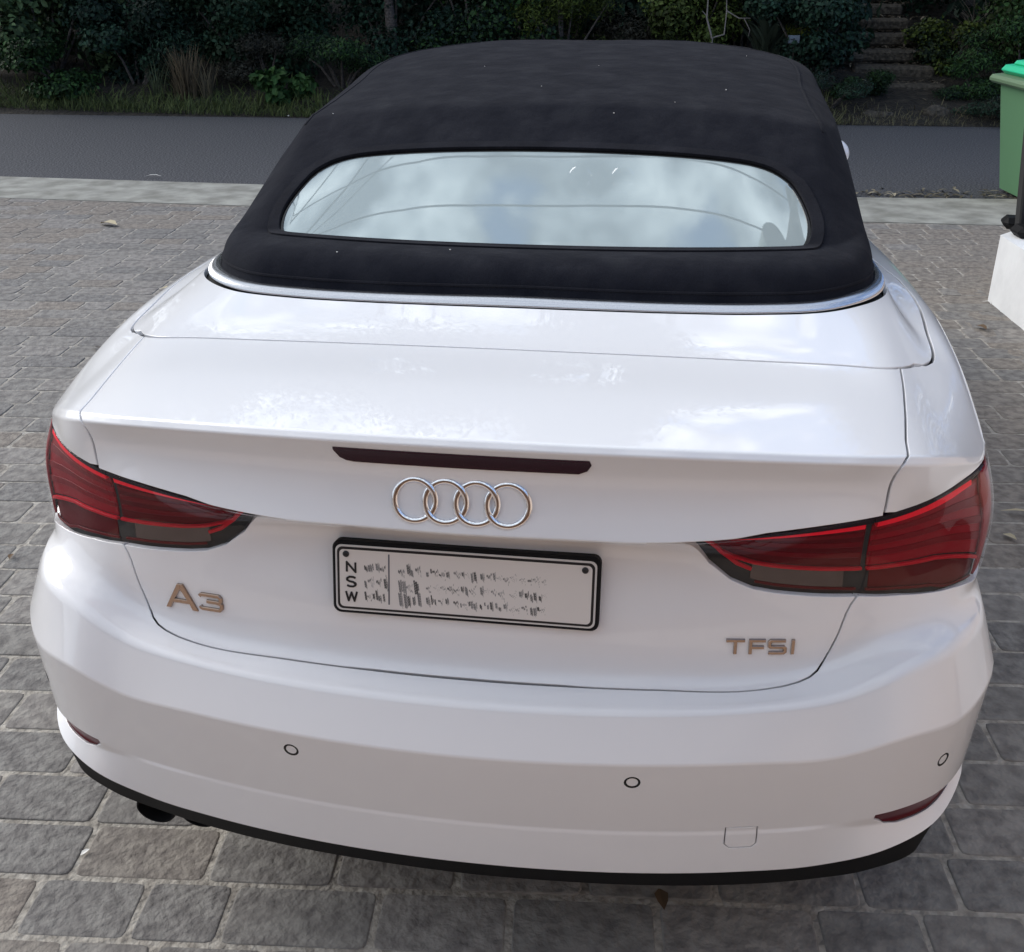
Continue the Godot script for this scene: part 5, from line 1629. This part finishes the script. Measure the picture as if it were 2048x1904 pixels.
# ---------------------------------------------------------------- the rest of the place
func make_place() -> void:
	# road and concrete strip, each with its own slightly bent edges
	var st := begin()
	prism(st, PackedVector2Array([Vector2(-40, -8.3), Vector2(-5.6, -7.47), Vector2(-3.07, -7.36), Vector2(1.8, -7.38), Vector2(3.0, -7.45), Vector2(40, -8.3), Vector2(40, -11.6), Vector2(2.1, -11.68), Vector2(-4.2, -11.78), Vector2(-8.4, -12.05), Vector2(-40, -13.6)]), -0.3, -0.012)
	tag(put("road", st.commit(), mats.asphalt), "worn dark grey asphalt road crossing behind the car", "", "", "structure")
	st = begin()
	prism(st, PackedVector2Array([Vector2(-40, -7.45), Vector2(-5.05, -6.59), Vector2(-2.9, -6.515), Vector2(1.7, -6.497), Vector2(9.0, -6.51), Vector2(40, -7.3), Vector2(40, -8.3), Vector2(3.0, -7.45), Vector2(1.8, -7.38), Vector2(-3.07, -7.36), Vector2(-5.6, -7.47), Vector2(-40, -8.3)]), -0.3, 0.003)
	tag(put("concrete_path", st.commit(), mats.concrete), "pale concrete strip between the driveway and the road", "", "", "structure")
	st = begin()
	quad(st, Vector3(-300, -0.32, -300), Vector3(300, -0.32, -300), Vector3(300, -0.32, 300), Vector3(-300, -0.32, 300), Vector3.UP)
	tag(put("ground", st.commit(), mats.soil), "bare ground round the driveway and the road", "", "", "structure")
	# white plinth on the right
	st = begin()
	prism(st, PackedVector2Array([Vector2(2.03, -4.58), Vector2(2.077, -4.058), Vector2(2.42, -0.2), Vector2(3.2, -0.2), Vector2(3.2, -5.5), Vector2(2.52, -5.16)]), -0.1, 0.36)
	tag(put("white_plinth", st.commit(), mats.render_white), "low white rendered plinth at the right edge of the driveway", "wall")
	# black stand on it
	var stand := thing("black_stand", "black upright stand with two splayed feet on the white plinth", "stand", Vector3(2.18, 0.36, -4.66))
	put("panel", box_mesh(Vector3(0.0, 0.06, -0.05), Vector3(0.5, 0.75, 0.03), 0.01, Transform3D(Basis(Vector3.FORWARD, -0.10), Vector3(-0.02, 0, 0))), mats.black_plastic, stand)
	put("frame", box_mesh(Vector3(-0.035, 0.03, -0.03), Vector3(0.01, 0.78, 0.06), 0.008, Transform3D(Basis(Vector3.FORWARD, -0.10), Vector3(-0.02, 0, 0))), mats.rubber, stand)
	for z in [-0.10, 0.10]:
		put("foot", box_mesh(Vector3(-0.12, 0.0, -0.07), Vector3(0.30, 0.06, 0.07), 0.025, Transform3D(Basis(Vector3.UP, z * 1.5), Vector3(0.02, 0.0, z))), mats.black_plastic, stand)
	make_bin()
	# sign in the bushes
	var sign_post := thing("pale_sign", "small blank pale blue-grey sign plate among the bushes behind the roof", "sign", Vector3(1.63, 0.0, -12.6))
	put("plate", box_mesh(Vector3(-0.06, 0.79, -0.006), Vector3(0.075, 0.88, 0.006), 0.003), mats.sign_grey, sign_post)
	put("post", tube_mesh([Vector3(0.02, 0.1, -0.02), Vector3(0.02, 0.82, -0.012)], [0.012, 0.012]), mats.bark, sign_post)
	make_house()
	make_cables()
	make_litter()

func make_bin() -> void:
	var b := thing("wheelie_bin", "green wheelie bin with bright green lid at the road edge on the right", "bin", Vector3(2.93, -0.01, -7.62))
	b.rotation = Vector3(0, 0.12, 0.09)
	var st := begin()
	# tapered body
	var lo := [Vector2(0.0, -0.24), Vector2(0.48, -0.24), Vector2(0.48, 0.26), Vector2(0.0, 0.26)]
	var hi := [Vector2(-0.05, -0.30), Vector2(0.53, -0.30), Vector2(0.53, 0.33), Vector2(-0.05, 0.33)]
	var a := rounded_ring(PackedVector2Array(lo), 0.06)
	var c := rounded_ring(PackedVector2Array(hi), 0.06)
	for i in a.size():
		var j := (i + 1) % a.size()
		var p := Vector3(a[i].x, 0.03, a[i].y); var q := Vector3(a[j].x, 0.03, a[j].y)
		var r := Vector3(c[j].x, 0.86, c[j].y); var s := Vector3(c[i].x, 0.86, c[i].y)
		tri_out(st, p, q, r, Vector3(0.24, 0.4, 0))
		tri_out(st, p, r, s, Vector3(0.24, 0.4, 0))
	put("body", st.commit(), mats.bin_green, b)
	put("rim", box_mesh(Vector3(-0.10, 0.83, -0.36), Vector3(0.58, 0.89, 0.38), 0.02), mats.bin_rim, b)
	put("lid", box_mesh(Vector3(-0.03, 0.89, -0.33), Vector3(0.52, 0.955, 0.33), 0.03), mats.lid_green, b)
	put("lid_handle", box_mesh(Vector3(0.04, 0.945, -0.26), Vector3(0.46, 0.985, 0.26), 0.018), mats.lid_green, b)
	for z in [0.27]:
		for x in [-0.02, 0.45]:
			st = begin()
			lathe(st, [Vector2(0.0, -0.03), Vector2(0.085, -0.03), Vector2(0.10, -0.02), Vector2(0.10, 0.02), Vector2(0.085, 0.03), Vector2(0.06, 0.03), Vector2(0.055, 0.02), Vector2(0.0, 0.022)], Transform3D(Basis(Vector3.FORWARD, PI / 2), Vector3(x + 0.03, 0.11, z + 0.04)), 24)
			put("wheel", st.commit(), mats.rubber, b)
	put("axle", tube_mesh([Vector3(0.0, 0.10, 0.27), Vector3(0.5, 0.10, 0.27)], [0.015, 0.015]), mats.rubber, b)

func make_house() -> void:
	# stands behind and to the right of the camera: it shades the near paving and shows in the paint
	var h := thing("house", "rendered house with a brown panelled garage door behind the driveway", "house", Vector3.ZERO)
	put("wall", box_mesh(Vector3(-7.0, 0.0, 4.85), Vector3(6.0, 3.1, 5.1), 0.0), mats.house_wall, h)
	put("side_wall", box_mesh(Vector3(3.35, 0.0, -2.2), Vector3(3.6, 3.1, 4.84), 0.0), mats.house_wall, h)
	for k in 4:
		for i in 6:
			put("garage_panel", box_mesh(Vector3(-2.6 + 0.86 * i, 0.03 + 0.56 * k, 4.78), Vector3(-2.6 + 0.86 * i + 0.845, 0.03 + 0.56 * k + 0.548, 4.845), 0.012), mats.brown_wood, h)
	put("roof", box_mesh(Vector3(-7.4, 3.12, 4.2), Vector3(6.4, 3.3, 10.0), 0.0), mats.eave, h)
	put("side_eave", box_mesh(Vector3(2.9, 3.12, -2.6), Vector3(6.4, 3.3, 4.19), 0.0), mats.eave, h)
	var st := begin()
	prism(st, PackedVector2Array([Vector2(-3.2, 0.62), Vector2(3.34, 0.62), Vector2(3.34, 1.9), Vector2(-3.2, 1.9)]), -0.1, 0.006)
	tag(put("garage_apron", st.commit(), mats.terracotta), "pale warm apron in front of the garage", "", "", "structure")
	st = begin()
	prism(st, PackedVector2Array([Vector2(-3.2, 1.9), Vector2(3.34, 1.9), Vector2(3.34, 4.84), Vector2(-3.2, 4.84)]), -0.1, 0.004)
	tag(put("garage_floor", st.commit(), mats.brown_wood), "brown floor at the garage door", "", "", "structure")

func cable(a: Vector3, b: Vector3, sag: float, r: float) -> ArrayMesh:
	var pts := []
	var rad := []
	for i in 25:
		var f := i / 24.0
		pts.append(a.lerp(b, f) - Vector3(0, sag * 4.0 * f * (1.0 - f), 0))
		rad.append(r)
	return tube_mesh(pts, rad, 6)

func make_cables() -> void:
	# overhead lines above the driveway: they show in the rear window
	var wires := [
		["thin power line over the driveway, the one nearer the road", Vector3(-26.0, 14.0, -7.45), Vector3(3.45, 14.0, -7.55), 0.1, 0.017],
		["thin power line over the driveway, the one nearer the house", Vector3(-26.0, 14.0, -6.65), Vector3(3.45, 14.0, -6.75), 0.1, 0.017],
		["slanting service cable left of the power lines, lowest of three", Vector3(-10.0, 7.0, 0.53), Vector3(3.0, 7.0, -7.3), 0.0, 0.007],
		["slanting service cable left of the power lines, middle one of three", Vector3(-8.0, 7.0, 1.15), Vector3(3.0, 7.0, -9.85), 0.0, 0.013],
		["slanting service cable left of the power lines, farthest of three", Vector3(-7.9, 7.0, 0.93), Vector3(2.1, 7.0, -10.1), 0.0, 0.013],
	]
	for w in wires:
		var c := put("power_cable", cable(w[1], w[2], w[3], w[4]), mats.cable)
		tag(c, w[0], "cable", "overhead cables")
	var pole := thing("power_pole", "timber power pole with a transformer can behind the white plinth", "power pole", Vector3(3.45, 0.0, -7.15))
	put("pole", tube_mesh([Vector3(0, -0.2, 0), Vector3(0, 16.5, 0)], [0.2, 0.15], 14), mats.bark, pole)
	put("crossarm", box_mesh(Vector3(-0.08, 13.85, -0.6), Vector3(0.08, 13.98, 0.6), 0.01), mats.bark, pole)
	var st := begin()
	lathe(st, [Vector2(0, 15.0), Vector2(0.26, 15.0), Vector2(0.28, 15.05), Vector2(0.28, 15.9), Vector2(0.24, 15.98), Vector2(0, 16.0)], Transform3D(Basis(), Vector3(-0.42, 0, 0)), 24)
	put("transformer", st.commit(), mats.transformer, pole)

func make_litter() -> void:
	var leaf := leaf_mesh(1.0, 0.5)
	var strip := leaf_mesh(1.0, 0.12)
	# label, category, name, place, turn, size, mesh, material
	var bits := [
		["curled brown leaf lying at the foot of the white plinth", "leaf", "fallen_leaf", Vector3(1.851, 0.012, -4.087), 0.4, 0.085, leaf, mats.dead_leaf],
		["small white stub on the paving at the plinth's far corner", "litter", "paper_stub", Vector3(1.985, 0.008, -4.53), 1.5, 0.06, strip, mats.white_bit],
		["brown leaf in the shadow under the bumper", "leaf", "fallen_leaf", Vector3(0.339, 0.008, -0.231), 0.2, 0.055, leaf, mats.dead_leaf],
		["thin dark twig on the pavers left of the trunk", "twig", "twig", Vector3(-2.458, 0.008, -3.215), 0.9, 0.16, strip, mats.bark],
		["pale shell-like leaf on the pavers near the left fender", "leaf", "fallen_leaf", Vector3(-2.577, 0.008, -4.211), 1.7, 0.09, leaf, mats.straw],
		["large pale dry leaf on the pavers near the concrete strip", "leaf", "fallen_leaf", Vector3(-3.757, 0.008, -5.776), 1.2, 0.17, leaf, mats.straw],
		["tiny white scrap in a joint left of the exhaust tips", "litter", "paper_scrap", Vector3(-0.859, 0.004, -0.156), 2.6, 0.022, leaf, mats.white_bit],
		["small dark dropping on the pavers beside the left tail lamp", "dropping", "dropping", Vector3(-1.707, 0.008, -1.295), 0.3, 0.035, leaf, mats.dead_leaf],
		["straw-coloured leaf strip on the pavers right of the tail lamp", "leaf", "fallen_leaf", Vector3(1.443, 0.008, -2.014), 1.35, 0.13, strip, mats.straw],
		["short pale leaf scrap on the pavers just below the straw-coloured strip", "leaf", "fallen_leaf", Vector3(1.407, 0.008, -1.846), 0.7, 0.05, leaf, mats.straw],
		["white scrap lying on the far edge of the road by the bright seedling", "litter", "paper_scrap", Vector3(-4.445, 0.0, -11.72), 0.7, 0.10, leaf, mats.white_bit],
		["short white strip lying on the near edge of the road", "litter", "paper_strip", Vector3(-4.319, 0.0, -7.62), 1.55, 0.17, strip, mats.white_bit],
	]
	for b in bits:
		var o := put(b[2], b[6], b[7])
		o.position = b[3]
		o.basis = Basis(Vector3.UP, b[4]) * Basis(Vector3.RIGHT, -0.12) * Basis.from_scale(Vector3.ONE * b[5])
		tag(o, b[0], b[1])
	# leaf litter along the near edge of the road by the bin
	var places := []
	for i in 260:
		var x := 1.3 + rng.randf() * 2.4
		var z := -7.42 - absf(rng.randfn()) * 0.16 - maxf(0.0, x - 1.8) * 0.04
		places.append([Transform3D((Basis(Vector3.UP, rng.randf() * TAU) * Basis(Vector3.RIGHT, rng.randf_range(-0.3, 0.3))).scaled(Vector3.ONE * rng.randf_range(0.03, 0.11)), Vector3(x, 0.002, z)), Color(0.06, 0.05, 0.03).lerp(Color(0.32, 0.28, 0.20), rng.randf() * rng.randf())])
	tag(scatter("leaf_litter", leaf_mesh(1.0, 0.3), mats.blade, places, null), "dry leaf litter along the near road edge by the bin", "leaf litter", "", "stuff")

func _ready() -> void:
	# camera
	var cam := Camera3D.new()
	cam.name = "camera"
	cam.fov = 48.59
	cam.near = 0.05
	cam.far = 600.0
	cam_xf = Transform3D(Basis(Vector3.UP, 0.14794) * Basis(Vector3.RIGHT, -0.45290) * Basis(Vector3.BACK, -0.0066977), Vector3(0.2794, 1.6749, 1.3292))
	cam.transform = cam_xf
	add_child(cam)
	# sky and exposure
	var we := WorldEnvironment.new()
	we.name = "world_environment"
	var env := Environment.new()
	env.background_mode = Environment.BG_SKY
	var sky := Sky.new()
	var pano := PanoramaSkyMaterial.new()
	pano.panorama = ImageTexture.create_from_image(sky_image())
	sky.sky_material = pano
	env.sky = sky
	env.tonemap_mode = Environment.TONE_MAPPER_LINEAR
	env.tonemap_exposure = 1.38
	env.sdfgi_enabled = true
	env.ssao_enabled = true
	env.ssil_enabled = true
	we.environment = env
	add_child(we)
	# veiled sun
	var sun := DirectionalLight3D.new()
	sun.name = "sun"
	sun.light_energy = 0.75
	sun.light_angular_distance = 40.0
	sun.light_color = Color(1.0, 0.98, 0.955)
	sun.shadow_enabled = true
	add_child(sun)
	sun.look_at_from_position(Vector3.ZERO, Vector3(0.76, -0.55, 0.33))
	rng.seed = 20
	make_materials()
	make_place()
	make_paving()
	make_car()
	make_bank()
